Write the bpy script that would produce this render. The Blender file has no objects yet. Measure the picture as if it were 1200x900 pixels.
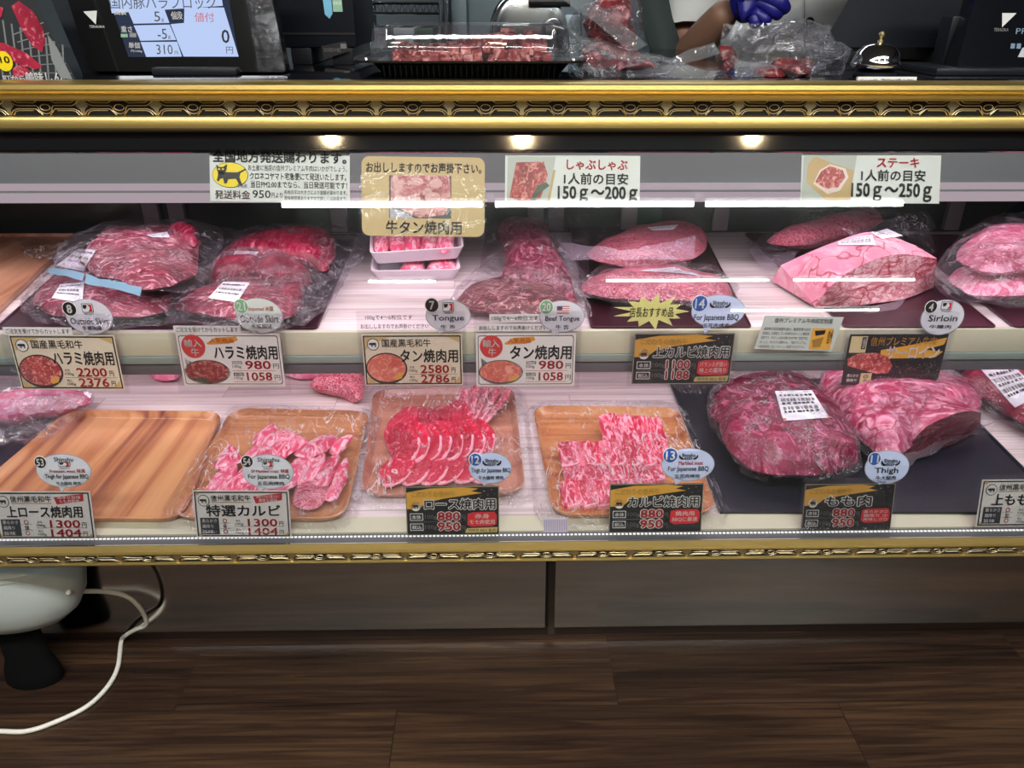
import bpy, bmesh, math, random
from mathutils import Vector, Matrix, noise
random.seed(7)
S = bpy.context.scene
COL = S.collection
R = math.radians

# ---------------------------------------------------------------- camera
H = 1.2
PITCH, YAW, ROLL, FPX = 26.57, 1.15, 0.16, 900.0
cam_d = bpy.data.cameras.new('camera'); cam = bpy.data.objects.new('camera', cam_d); COL.objects.link(cam)
cam_d.sensor_width = 36; cam_d.lens = 36*FPX/1200; cam_d.clip_start = 0.02
CR = Matrix.Rotation(R(-YAW), 3, 'Z') @ Matrix.Rotation(R(90-PITCH), 3, 'X') @ Matrix.Rotation(R(ROLL), 3, 'Z')
cam.location = (0, 0, H); cam.rotation_euler = CR.to_euler()
S.camera = cam
# ---------------------------------------------------------------- exposure and view
S.view_settings.view_transform = 'Standard'; S.view_settings.look = 'None'
S.view_settings.exposure = 0.0; S.view_settings.gamma = 1.0; S.view_settings.use_curve_mapping = False
S.cycles.transparent_max_bounces = 32
S.cycles.max_bounces = 8
S.cycles.caustics_reflective = False; S.cycles.caustics_refractive = False
# ---------------------------------------------------------------- world
W = bpy.data.worlds.new('world'); S.world = W; W.use_nodes = True
W.node_tree.nodes['Background'].inputs[0].default_value = (.8, .85, .95, 1)
W.node_tree.nodes['Background'].inputs[1].default_value = .12
# light strengths
TUBE_E, SPOT_W, CASE_TOP_W, CASE_LOW_W, CASE_FILL_W, KITCHEN_FILL_W, ROOM_FILL_W = 34.0, 16.0, 3.5, 3.0, 9.0, 19.0, 130.0

def area(name, loc, rot, sx, sy, power, col):
    d = bpy.data.lights.new(name, 'AREA'); d.shape = 'RECTANGLE'; d.size = sx; d.size_y = sy
    d.energy = power; d.color = col
    o = bpy.data.objects.new(name, d); COL.objects.link(o); o.location = loc; o.rotation_euler = [R(a) for a in rot]
    return o

# ---------------------------------------------------------------- pixel of the photograph -> point on a real plane
def ray(px, py):
    return CR @ Vector(((px-600)/FPX, (450-py)/FPX, -1.0))
CAM = Vector((0, 0, H))
def P(px, py, z=None, Y=None):
    d = ray(px, py)
    t = (z-H)/d.z if z is not None else Y/d.y
    return CAM + d*t
def PP(px, py, pt, n):
    d = ray(px, py); t = (pt-CAM).dot(n)/d.dot(n)
    return CAM + d*t
def proj(p):
    q = CR.transposed() @ (Vector(p)-CAM)
    return 600+FPX*q.x/-q.z, 450-FPX*q.y/-q.z

# ---------------------------------------------------------------- key dimensions of the place
Z_DECK, Z_SHELF, Z_CTR = .40, .61, 1.087
X0, X1 = -1.55, 1.55                      # ends of the case
Y_TOP, Y_BOT = 1.25, 1.0                  # front of the upper and lower moulding
GA, GB = Vector((0, 1.252, .985)), Vector((0, 1.012, .402))   # glass line, top and bottom
G_T = math.atan2(GA.y-GB.y, GA.z-GB.z)
G_N = Vector((0, -math.cos(G_T), math.sin(G_T)))
Y_SH0, Y_SH1 = 1.42, 2.14

# ---------------------------------------------------------------- materials
MATS = {}
class NT:
    def __init__(s, name):
        s.m = bpy.data.materials.new(name); s.m.use_nodes = True; s.t = s.m.node_tree; s.t.nodes.clear()
        s.out = s.n('ShaderNodeOutputMaterial')
    def n(s, typ, ins=None, **kw):
        nd = s.t.nodes.new(typ)
        for k, v in kw.items(): setattr(nd, k, v)
        for k, v in (ins or {}).items():
            if isinstance(v, bpy.types.NodeSocket): s.t.links.new(v, nd.inputs[k])
            else: nd.inputs[k].default_value = v
        return nd
    def done(s, sh):
        s.t.links.new(sh, s.out.inputs['Surface']); return s.m
def c4(c): return (c[0], c[1], c[2], 1)
def srgb(r, g, b):
    f = lambda v: (v/255/12.92 if v/255 <= .04045 else ((v/255+.055)/1.055)**2.4)
    return (f(r), f(g), f(b))
def mat(name, col, rough=.5, metal=0, spec=.5, bump=0, bscale=80, coat=0):
    if name in MATS: return MATS[name]
    t = NT(name)
    ins = {'Base Color': c4(col), 'Roughness': rough, 'Metallic': metal, 'Specular IOR Level': spec, 'Coat Weight': coat}
    if bump:
        tc = t.n('ShaderNodeTexCoord'); nz = t.n('ShaderNodeTexNoise', {'Vector': tc.outputs['Object'], 'Scale': bscale, 'Detail': 4.0})
        ins['Normal'] = t.n('ShaderNodeBump', {'Height': nz.outputs['Fac'], 'Strength': bump, 'Distance': .01}).outputs[0]
    MATS[name] = t.done(t.n('ShaderNodeBsdfPrincipled', ins).outputs[0]); return MATS[name]
def emit(name, col, e):
    if name in MATS: return MATS[name]
    t = NT(name); MATS[name] = t.done(t.n('ShaderNodeEmission', {'Color': c4(col), 'Strength': e}).outputs[0]); return MATS[name]
def ramp(t, fac, stops):
    r = t.n('ShaderNodeValToRGB', {'Fac': fac}); e = r.color_ramp.elements
    while len(e) < len(stops): e.new(.5)
    for k, (p, c) in enumerate(stops): e[k].position = p; e[k].color = c4(c)
    return r.outputs['Color']
def coords(t, scale, rnd=True, which='Object'):
    tc = t.n('ShaderNodeTexCoord'); v = tc.outputs[which]
    if rnd:
        oi = t.n('ShaderNodeObjectInfo'); m = t.n('ShaderNodeMath', {0: oi.outputs['Random'], 1: 9.0}, operation='MULTIPLY')
        v = t.n('ShaderNodeVectorMath', {0: v, 1: m.outputs[0]}, operation='ADD').outputs[0]
    return t.n('ShaderNodeMapping', {'Vector': v, 'Scale': scale}).outputs[0]
def meat(name, lean, dark, fat, scale=40, lo=.52, hi=.62, stretch=(1, 1, 1), rough=.32, distort=1.2, vein=0, vcol=(.35, .02, .03), vscale=9, bump=.35, fib=0, fibst=(20, 160, 60), fibcol=None):
    """red muscle with fat marbling; vein > 0 adds thin lines along cell borders"""
    if name in MATS: return MATS[name]
    t = NT(name); v = coords(t, stretch)
    a = t.n('ShaderNodeTexNoise', {'Vector': v, 'Scale': scale*.25, 'Detail': 3.0})
    base = ramp(t, a.outputs['Fac'], [(.35, dark), (.65, lean)])
    b = t.n('ShaderNodeTexNoise', {'Vector': v, 'Scale': scale, 'Detail': 5.0, 'Roughness': .6, 'Distortion': distort})
    f = ramp(t, b.outputs['Fac'], [(lo, (0, 0, 0)), (hi, (1, 1, 1))])
    col = t.n('ShaderNodeMix', {'Factor': f, 'A': base, 'B': c4(fat)}, data_type='RGBA')
    # the RGBA sockets of a Mix node share names: link by index
    for l in list(t.t.links):
        if l.to_node == col: t.t.links.remove(l)
    t.t.links.new(f, col.inputs[0]); t.t.links.new(base, col.inputs[6]); col.inputs[7].default_value = c4(fat)
    out = col.outputs[2]
    if fib:
        fv = coords(t, fibst); fn = t.n('ShaderNodeTexNoise', {'Vector': fv, 'Scale': 1.0, 'Detail': 4.0, 'Roughness': .6, 'Distortion': .9})
        fr = ramp(t, fn.outputs['Fac'], [(.5, (0, 0, 0)), (.68, (fib, fib, fib))])
        c3 = t.n('ShaderNodeMix', data_type='RGBA'); t.t.links.new(fr, c3.inputs[0]); t.t.links.new(out, c3.inputs[6]); c3.inputs[7].default_value = c4(fibcol or fat)
        out = c3.outputs[2]
    if vein:
        w = t.n('ShaderNodeTexNoise', {'Vector': v, 'Scale': vscale*1.3, 'Detail': 2.0})
        vv = t.n('ShaderNodeMix', {0: .12}, data_type='RGBA'); t.t.links.new(v, vv.inputs[6]); t.t.links.new(w.outputs['Color'], vv.inputs[7])
        vo = t.n('ShaderNodeTexVoronoi', {'Vector': vv.outputs[2], 'Scale': vscale}, feature='DISTANCE_TO_EDGE')
        g = ramp(t, vo.outputs['Distance'], [(0, (1, 1, 1)), (vein, (0, 0, 0))])
        c2 = t.n('ShaderNodeMix', data_type='RGBA'); t.t.links.new(g, c2.inputs[0]); t.t.links.new(out, c2.inputs[6]); c2.inputs[7].default_value = c4(vcol)
        out = c2.outputs[2]
    oi = t.n('ShaderNodeObjectInfo'); vv_ = t.n('ShaderNodeMapRange', {'Value': oi.outputs['Random'], 'To Min': .84, 'To Max': 1.12})
    out = t.n('ShaderNodeHueSaturation', {'Color': out, 'Value': vv_.outputs[0]}).outputs[0]
    bp = t.n('ShaderNodeBump', {'Height': b.outputs['Fac'], 'Strength': bump, 'Distance': .006})
    p = t.n('ShaderNodeBsdfPrincipled', {'Base Color': out, 'Roughness': rough, 'Normal': bp.outputs[0]})
    MATS[name] = t.done(p.outputs[0]); return MATS[name]
def film(name, haze=.05, rough=.06, bump=.5, bscale=22, k=.55, base=.03, tint=(.97, .96, .98), hazecol=(.8, .78, .85), stretch=(1, 1, 1), crease=0.0, cscale=14, cw=.03, clo=.45, cstretch=(1, 1, 1)):
    """clear plastic: see-through, glossy at grazing angles; creases are folds of the plastic that scatter light"""
    if name in MATS: return MATS[name]
    t = NT(name); v = coords(t, stretch)
    nz = t.n('ShaderNodeTexNoise', {'Vector': v, 'Scale': bscale, 'Detail': 4.0, 'Distortion': 1.0})
    hgt = nz.outputs['Fac']; hz = None
    if crease:
        cv = coords(t, cstretch)
        n1 = t.n('ShaderNodeTexNoise', {'Vector': cv, 'Scale': cscale, 'Detail': 2.5, 'Roughness': .55, 'Distortion': 1.6})
        a = t.n('ShaderNodeMath', {0: n1.outputs['Fac'], 1: .5}, operation='SUBTRACT'); a = t.n('ShaderNodeMath', {0: a.outputs[0]}, operation='ABSOLUTE')
        line = ramp(t, a.outputs[0], [(0, (1, 1, 1)), (cw*.35, (.5, .5, .5)), (cw, (0, 0, 0))])
        n2 = t.n('ShaderNodeTexNoise', {'Vector': v, 'Scale': cscale*.6, 'Detail': 2.0}); msk = ramp(t, n2.outputs['Fac'], [(clo, (0, 0, 0)), (clo+.15, (1, 1, 1))])
        lm = t.n('ShaderNodeMath', {0: line, 1: msk}, operation='MULTIPLY')
        hs = t.n('ShaderNodeMath', {0: lm.outputs[0], 1: crease}, operation='MULTIPLY'); hz = t.n('ShaderNodeMath', {0: hs.outputs[0], 1: haze}, operation='ADD', use_clamp=True).outputs[0]
        hgt = t.n('ShaderNodeMath', {0: hgt, 1: lm.outputs[0]}, operation='ADD').outputs[0]
    bp = t.n('ShaderNodeBump', {'Height': hgt, 'Strength': bump, 'Distance': .02}).outputs[0]
    lw = t.n('ShaderNodeLayerWeight', {'Blend': .35, 'Normal': bp})
    f1 = t.n('ShaderNodeMath', {0: lw.outputs['Fresnel'], 1: k}, operation='MULTIPLY')
    f2 = t.n('ShaderNodeMath', {0: f1.outputs[0], 1: base}, operation='ADD', use_clamp=True)
    tr = t.n('ShaderNodeBsdfTransparent', {'Color': c4(tint)})
    gl = t.n('ShaderNodeBsdfGlossy', {'Color': (1, 1, 1, 1), 'Roughness': rough, 'Normal': bp})
    m1 = t.n('ShaderNodeMixShader', {0: f2.outputs[0], 1: tr.outputs[0], 2: gl.outputs[0]})
    df = t.n('ShaderNodeBsdfDiffuse', {'Color': c4(hazecol)})
    tl = t.n('ShaderNodeBsdfTranslucent', {'Color': c4(hazecol)})
    dd = t.n('ShaderNodeMixShader', {0: .4, 1: df.outputs[0], 2: tl.outputs[0]})
    m2 = t.n('ShaderNodeMixShader', {0: haze if hz is None else hz, 1: m1.outputs[0], 2: dd.outputs[0]})
    MATS[name] = t.done(m2.outputs[0]); return MATS[name]
def wood(name, c_dark, c_mid, c_light, axis='X', stripes=18, grain=60, rough=.4, planks=None, bump=.05, coat=0, gap=(.02, .012, .008), off=(0, 0, 0), stripe_amt=.6):
    """boards: axis = direction of the grain; planks = (length, width) draws joints between boards"""
    if name in MATS: return MATS[name]
    t = NT(name); tc = t.n('ShaderNodeTexCoord')
    sc = {'X': (1.2, stripes, stripes), 'Y': (stripes, 1.2, stripes)}[axis]
    v0 = t.n('ShaderNodeMapping', {'Vector': tc.outputs['Object'], 'Location': off}).outputs[0]
    base_v = v0
    if planks:
        br = t.n('ShaderNodeTexBrick', {'Vector': v0, 'Color1': (0, 0, 0, 1), 'Color2': (1, 1, 1, 1), 'Mortar': (.5, .5, .5, 1), 'Scale': 1.0, 'Mortar Size': .0012, 'Brick Width': planks[0], 'Row Height': planks[1], 'Bias': 0.0}, offset=.5, squash=1)
        sh = t.n('ShaderNodeVectorMath', {0: br.outputs['Color'], 1: (7.3, 3.1, 5.7)}, operation='MULTIPLY')
        base_v = t.n('ShaderNodeVectorMath', {0: v0, 1: sh.outputs[0]}, operation='ADD').outputs[0]
    vs = t.n('ShaderNodeMapping', {'Vector': base_v, 'Scale': sc}).outputs[0]
    a = t.n('ShaderNodeTexNoise', {'Vector': vs, 'Scale': 1.0, 'Detail': 2.0, 'Distortion': .6})
    gsc = {'X': (3, grain, grain), 'Y': (grain, 3, grain)}[axis]
    vg = t.n('ShaderNodeMapping', {'Vector': base_v, 'Scale': gsc}).outputs[0]
    g = t.n('ShaderNodeTexNoise', {'Vector': vg, 'Scale': 1.0, 'Detail': 5.0, 'Roughness': .65, 'Distortion': .8})
    mx = t.n('ShaderNodeMath', {0: a.outputs['Fac'], 1: stripe_amt}, operation='MULTIPLY')
    mg = t.n('ShaderNodeMath', {0: g.outputs['Fac'], 1: 1-stripe_amt}, operation='MULTIPLY')
    s = t.n('ShaderNodeMath', {0: mx.outputs[0], 1: mg.outputs[0]}, operation='ADD').outputs[0]
    if planks:
        k = t.n('ShaderNodeMath', {0: br.outputs['Color'], 1: .13}, operation='MULTIPLY')
        s0 = t.n('ShaderNodeMath', {0: s, 1: k.outputs[0]}, operation='ADD')
        s = t.n('ShaderNodeMath', {0: s0.outputs[0], 1: .05}, operation='SUBTRACT').outputs[0]
    col = ramp(t, s, [(.36, c_dark), (.5, c_mid), (.64, c_light)])
    if planks:
        c2 = t.n('ShaderNodeMix', data_type='RGBA'); t.t.links.new(br.outputs['Fac'], c2.inputs[0]); t.t.links.new(col, c2.inputs[6]); c2.inputs[7].default_value = c4(gap)
        col = c2.outputs[2]
    bp = t.n('ShaderNodeBump', {'Height': g.outputs['Fac'], 'Strength': bump, 'Distance': .004})
    p = t.n('ShaderNodeBsdfPrincipled', {'Base Color': col, 'Roughness': rough, 'Normal': bp.outputs[0], 'Coat Weight': coat, 'Coat Roughness': .15})
    MATS[name] = t.done(p.outputs[0]); return MATS[name]

# ---------------------------------------------------------------- mesh builder
class M:
    def __init__(s): s.V = []; s.F = []; s.I = []; s.m = []
    def mi(s, m):
        if m not in s.m: s.m.append(m)
        return s.m.index(m)
    def add(s, V, F, m):
        b = len(s.V); k = s.mi(m); s.V += [Vector(v) for v in V]
        for f in F: s.F.append([i+b for i in f]); s.I.append(k)
        return s
    def box(s, a, b, m, bev=0):
        x0, y0, z0 = [min(a[i], b[i]) for i in range(3)]; x1, y1, z1 = [max(a[i], b[i]) for i in range(3)]
        bm = bmesh.new()
        vs = [bm.verts.new(v) for v in ((x0,y0,z0),(x1,y0,z0),(x1,y1,z0),(x0,y1,z0),(x0,y0,z1),(x1,y0,z1),(x1,y1,z1),(x0,y1,z1))]
        for f in ((0,3,2,1),(4,5,6,7),(0,1,5,4),(1,2,6,5),(2,3,7,6),(3,0,4,7)): bm.faces.new([vs[i] for i in f])
        if bev: bmesh.ops.bevel(bm, geom=list(bm.edges), offset=bev, segments=2, affect='EDGES', profile=.6)
        bm.verts.index_update()
        s.add([v.co.copy() for v in bm.verts], [[v.index for v in f.verts] for f in bm.faces], m); bm.free(); return s
    def tube(s, path, r, m, seg=8, cap=True, closed=False):
        path = [Vector(p) for p in path]; n = len(path); rings = []
        rr = r if isinstance(r, (list, tuple)) else [r]*n
        up = None; V = []
        for i, p in enumerate(path):
            a = path[i-1] if (i or closed) else p; b = path[(i+1) % n] if (i < n-1 or closed) else p
            d = (b-a).normalized()
            if up is None:
                up = Vector((0,0,1)) if abs(d.z) < .9 else Vector((1,0,0))
            x = d.cross(up).normalized(); up = x.cross(d).normalized()
            for k in range(seg):
                an = 2*math.pi*k/seg
                V.append(p + (x*math.cos(an)+up*math.sin(an))*rr[i])
        F = []
        for i in range(n if closed else n-1):
            j = (i+1) % n
            for k in range(seg):
                l = (k+1) % seg; F.append([i*seg+k, i*seg+l, j*seg+l, j*seg+k])
        if cap and not closed:
            F.append(list(range(seg))[::-1]); F.append([(n-1)*seg+k for k in range(seg)])
        return s.add(V, F, m)
    def lathe(s, prof, c, m, seg=32, sx=1, sy=1):
        V = []; F = []; n = len(prof)
        for r, z in prof:
            for k in range(seg):
                a = 2*math.pi*k/seg; V.append((c[0]+r*sx*math.cos(a), c[1]+r*sy*math.sin(a), c[2]+z))
        for i in range(n-1):
            for k in range(seg):
                l = (k+1) % seg; F.append([i*seg+k, i*seg+l, (i+1)*seg+l, (i+1)*seg+k])
        F.append([k for k in range(seg)][::-1]); F.append([(n-1)*seg+k for k in range(seg)])
        return s.add(V, F, m)
    def prism(s, poly, d, m):
        """polygon (3D points, in one plane) pushed by vector d"""
        n = len(poly); d = Vector(d); V = [Vector(p) for p in poly]; V += [p+d for p in V]
        F = [list(range(n))[::-1], list(range(n, 2*n))] + [[i, (i+1) % n, n+(i+1) % n, n+i] for i in range(n)]
        return s.add(V, F, m)
    def grid(s, rows, m, closed_u=False):
        """rows: list of equally long point lists"""
        w = len(rows[0]); V = [p for r in rows for p in r]; F = []
        for i in range(len(rows)-1):
            for j in range(w if closed_u else w-1):
                k = (j+1) % w; F.append([i*w+j, i*w+k, (i+1)*w+k, (i+1)*w+j])
        return s.add(V, F, m)
    def rings(s, rows, m, cap0=True, cap1=True):
        s.grid(rows, m, closed_u=True); w = len(rows[0]); b = len(s.V)-w*len(rows); k = s.mi(m)
        if cap0: s.F.append([b+i for i in range(w)][::-1]); s.I.append(k)
        if cap1: s.F.append([b+(len(rows)-1)*w+i for i in range(w)]); s.I.append(k)
        return s
    def build(s, name, parent=None, smooth=True, origin=None, angle=40):
        me = bpy.data.meshes.new(name)
        if parent is not None: org = ROOT[parent]
        elif origin is not None: org = Vector(origin)
        else:
            xs = [v.x for v in s.V]; ys = [v.y for v in s.V]
            org = Vector(((min(xs)+max(xs))/2, (min(ys)+max(ys))/2, min(v.z for v in s.V)))
        me.from_pydata([v-org for v in s.V], [], s.F); me.update()
        for m in s.m: me.materials.append(m)
        me.polygons.foreach_set('material_index', s.I)
        bm = bmesh.new(); bm.from_mesh(me); bmesh.ops.recalc_face_normals(bm, faces=bm.faces[:])
        if smooth:
            for f in bm.faces: f.smooth = True
            for e in bm.edges:
                if len(e.link_faces) == 2 and e.calc_face_angle(0) > R(angle): e.smooth = False
        bm.to_mesh(me); bm.free()
        o = bpy.data.objects.new(name, me); COL.objects.link(o)
        if parent is None: o.location = org; ROOT[o] = org
        else: o.parent = parent; ROOT[o] = org
        return o
ROOT = {}
def tag(o, label, cat, group=None, kind=None):
    o['label'] = label; o['category'] = cat
    if group: o['group'] = group
    if kind: o['kind'] = kind
    return o
def thing(name, label, cat, loc, group=None):
    o = bpy.data.objects.new(name, None); COL.objects.link(o); o.location = loc; o.empty_display_size = .02
    ROOT[o] = Vector(loc); return tag(o, label, cat, group)
def struct(o): o['kind'] = 'structure'; return o
def place(o, m4): o.matrix_world = m4

def catmull(pts, n, closed=True):
    pts = [Vector(p) for p in pts]; k = len(pts); out = []
    segs = k if closed else k-1
    for i in range(n):
        u = i/n*segs if closed else i/(n-1)*segs
        a = min(int(u), segs-1); f = u-a
        g = (lambda j: pts[j % k]) if closed else (lambda j: pts[max(0, min(k-1, j))])
        p0, p1, p2, p3 = g(a-1), g(a), g(a+1), g(a+2)
        out.append(.5*((2*p1)+(p2-p0)*f+(2*p0-5*p1+4*p2-p3)*f*f+(3*p1-p0-3*p2+p3)*f**3))
    return out
def nz3(p, f, seed=0):
    q = Vector(p)*f + Vector((seed*3.7, seed*1.9, seed*5.3))
    return Vector((noise.noise(q), noise.noise(q+Vector((31, 7, 3))), noise.noise(q+Vector((5, 17, 43)))))
def pillow(mb, px, z0, h, m, n=56, rings=9, edge=.4, amp=.006, freq=18, seed=1, power=.5, raw=None, lift=None):
    """rounded lump standing on z0; px = its outline in the photograph, taken at its own mid height"""
    pts = raw or [P(a, b, z=z0+edge*h) for a, b in px]
    ol = catmull(pts, n); c = sum(ol, Vector())/n
    rows = []
    for k in range(rings):                      # bottom, centre to rim
        s = (k+.6)/rings
        rows.append([Vector((c.x+(p.x-c.x)*s*.96, c.y+(p.y-c.y)*s*.96, z0+edge*h*.8*max(0, (s-.55)/.45)**2)) for p in ol])
    for k in range(rings+1):                    # top, rim to centre
        s = 1-(k/(rings+.6)); hh = (1-s**2.2)**power
        rows.append([Vector((c.x+(p.x-c.x)*s, c.y+(p.y-c.y)*s, z0+edge*h+(1-edge)*h*hh)) for p in ol])
    for r in rows:
        for p in r:
            d = nz3(p, freq, seed)*amp + nz3(p, freq*3, seed+9)*amp*.3
            p += d
            if lift: p.z += lift(p)
            if p.z < z0: p.z = z0
    mb.rings(rows, m); return mb
def rquad(px4, z, rad, n=8):
    """rounded four-cornered outline (photograph corners, clockwise) on the horizontal plane z"""
    q = [P(a, b, z=z) for a, b in px4]; out = []
    for i in range(4):
        c = q[i]; a = (q[i-1]-c).normalized(); b = (q[(i+1) % 4]-c).normalized()
        for k in range(n+1):
            u = k/n; p0 = c+a*rad; p2 = c+b*rad
            out.append(p0*(1-u)**2+c*2*u*(1-u)+p2*u*u)
    return out
def scaled(ol, d, z):
    """outline moved inwards by d metres at height z"""
    n = len(ol); c = sum(ol, Vector())/n; out = []
    for p in ol:
        v = Vector((p.x-c.x, p.y-c.y, 0)); L = v.length
        out.append(Vector((c.x+v.x*(L-d)/L, c.y+v.y*(L-d)/L, z)))
    return out
ORD = ['first', 'second', 'third', 'fourth', 'fifth', 'sixth', 'seventh', 'eighth', 'ninth', 'tenth', 'eleventh', 'twelfth']

# ---------------------------------------------------------------- lettering
TXT = {}
def text2d(body, bold=.0):
    key = (body, bold)
    if key in TXT: return TXT[key]
    cu = bpy.data.curves.new('t', 'FONT'); cu.body = body; cu.size = 1; cu.offset = bold; cu.resolution_u = 2
    ob = bpy.data.objects.new('t', cu); COL.objects.link(ob)
    dg = bpy.context.evaluated_depsgraph_get()
    me = bpy.data.meshes.new_from_object(ob.evaluated_get(dg))
    V = [(v.co.x, v.co.y) for v in me.vertices]; F = [list(p.vertices) for p in me.polygons]
    bpy.data.objects.remove(ob); bpy.data.curves.remove(cu); bpy.data.meshes.remove(me)
    if not V: V = [(0, 0), (1, 0), (1, 1)]; F = []
    TXT[key] = (V, F); return TXT[key]

def flat(name, rgb, rough=.45): return mat('print_'+name, srgb(*rgb), rough)
INK = flat('black ink', (22, 20, 20)); WHITE = flat('white', (238, 236, 232)); CREAM = flat('cream', (228, 216, 190)); PAPER = flat('paper', (236, 232, 226))
RED = flat('red ink', (196, 34, 40)); ORANGE = flat('orange ink', (226, 150, 50)); GOLDP = flat('gold ink', (214, 158, 62)); BLACKP = flat('black card', (24, 22, 24))
GREY = flat('grey ink', (120, 118, 116)); BLUE = flat('blue ink', (44, 84, 160)); GREEN = flat('green ink', (120, 168, 128)); LILAC = flat('pale blue paper', (196, 206, 238))
BUBW = flat('bubble paper', (214, 214, 222)); TAN = flat('tan card', (206, 178, 118)); YEL = flat('yellow', (240, 212, 20)); LEMON = flat('lemon', (244, 240, 150))
SLEEVE = film('clear card sleeve', haze=.02, rough=.05, bump=.08, bscale=14, k=.3, base=.012)

class Card:
    """a flat printed thing in a real plane: everything on it is given where the photograph shows it"""
    def __init__(s, root, cx, cy, Y=None, tilt=0, plane=None, roll=0):
        s.root = root; t = tilt
        n = Vector((0, -math.cos(t), math.sin(t)))
        s.c = PP(cx, cy, plane, n) if plane is not None else P(cx, cy, Y=Y)
        s.n = n; s.r = Vector((1, 0, 0)); s.u = Vector((0, math.sin(t), math.cos(t)))
        a = proj(s.c); e = 1e-3
        s.sx = e/(proj(s.c+s.r*e)[0]-a[0]); s.sy = e/(a[1]-proj(s.c+s.u*e)[1]); s.cx, s.cy = cx, cy
        if roll:
            s.r, s.u = s.r*math.cos(roll)+s.u*math.sin(roll), s.u*math.cos(roll)-s.r*math.sin(roll)
        s.parts = {}; s.par = {}
    def M(s, part, parent=None):
        if part not in s.parts: s.parts[part] = M(); s.par[part] = parent
        return s.parts[part]
    def pt(s, x, y, l=0): return s.c+s.r*((x-s.cx)*s.sx)+s.u*((s.cy-y)*s.sy)+s.n*(l*.00035)
    def poly(s, part, pts, m, l=1, parent=None):
        mb = s.M(part, parent); n = len(pts)
        mb.add([s.pt(x, y, l) for x, y in pts], [list(range(n))], m)
    def slab(s, part, pts, m, th=.0006, l=0, parent=None):
        mb = s.M(part, parent); a = [s.pt(x, y, l) for x, y in pts]; mb.prism(a, -s.n*th, m)
    def rect(s, part, x0, y0, x1, y1, m, l=1, parent=None, slab=False, rad=0, th=.0006):
        if rad:
            pts = []
            for (cx, cy, a0) in ((x1-rad, y0+rad, -90), (x1-rad, y1-rad, 0), (x0+rad, y1-rad, 90), (x0+rad, y0+rad, 180)):
                for k in range(6):
                    a = R(a0+90*k/5); pts.append((cx+rad*math.cos(a), cy+rad*math.sin(a)))
        else: pts = [(x0, y0), (x1, y0), (x1, y1), (x0, y1)]
        (s.slab(part, pts, m, l=l, parent=parent, th=th) if slab else s.poly(part, pts, m, l, parent))
    def frame(s, part, x0, y0, x1, y1, w, m, l=2, parent=None):
        for r in ((x0, y0, x1, y0+w), (x0, y1-w, x1, y1), (x0, y0+w, x0+w, y1-w), (x1-w, y0+w, x1, y1-w)): s.rect(part, *r, m, l, parent)
    def ell(s, part, cx, cy, rx, ry, m, l=1, parent=None, n=28, slab=False):
        pts = [(cx+rx*math.cos(2*math.pi*k/n), cy+ry*math.sin(2*math.pi*k/n)) for k in range(n)]
        (s.slab(part, pts, m, l=l, parent=parent) if slab else s.poly(part, pts, m, l, parent))
    def text(s, part, body, x0, y0, x1, y1, m, l=4, bold=.0, parent=None, outline=None, ow=.07):
        V0, F0 = text2d(body, 0.0)
        ax, bx = min(v[0] for v in V0), max(v[0] for v in V0); ay, by = min(v[1] for v in V0), max(v[1] for v in V0)
        kx = (x1-x0)/max(bx-ax, 1e-6); ky = (y1-y0)/max(by-ay, 1e-6)
        for b, mm, ll in (((bold+ow, outline, l-1),) if outline else ())+((bold, m, l),):
            k = 8 if b > .05 else 4
            offs = [(0, 0)] if b < .008 else [(b*.8*math.cos(R(45+360*i/k)), b*.8*math.sin(R(45+360*i/k))) for i in range(k)]
            for ox, oy in offs:
                s.M(part, parent).add([s.pt(x0+(v[0]+ox-ax)*kx, y1-(v[1]+oy-ay)*ky, ll) for v in V0], F0, mm)
    def done(s, labels=None):
        objs = {}
        for part in sorted(s.parts, key=lambda k: (s.par[k] is not None)):
            par = objs[s.par[part]] if s.par[part] else s.root
            nm = part.split('#')[0]
            objs[part] = s.parts[part].build(nm, par, smooth=False)
            if labels and part in labels: objs[part]['label'] = labels[part]
        return objs
# ================================================================ LARGE LIGHTS
PINK = (1.0, .86, .93)
area('case_upper_led', (0, 1.70, .815), (0, 0, 0), 2.9, .08, CASE_TOP_W, PINK)
area('case_lower_led', (0, 1.50, .585), (0, 0, 0), 2.9, .06, CASE_LOW_W, PINK)
area('case_front_fill', (0, 1.36, 1.03), (8, 0, 0), 2.9, .08, CASE_FILL_W, PINK)  # fill lamp added behind the header to light the meat from the front
area('kitchen_fill', (.0, 3.4, 2.6), (0, 0, 0), 2.4, .4, KITCHEN_FILL_W, (.85, .93, 1.0))  # unseen lamp added overhead to brighten the kitchen
area('shop_fill', (0, -.38, 2.70), (0, 0, 0), 4.0, .3, ROOM_FILL_W, (.95, .97, 1.0))  # added overhead fill, brightens cards and floor, kept clear of the glass reflections

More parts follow.
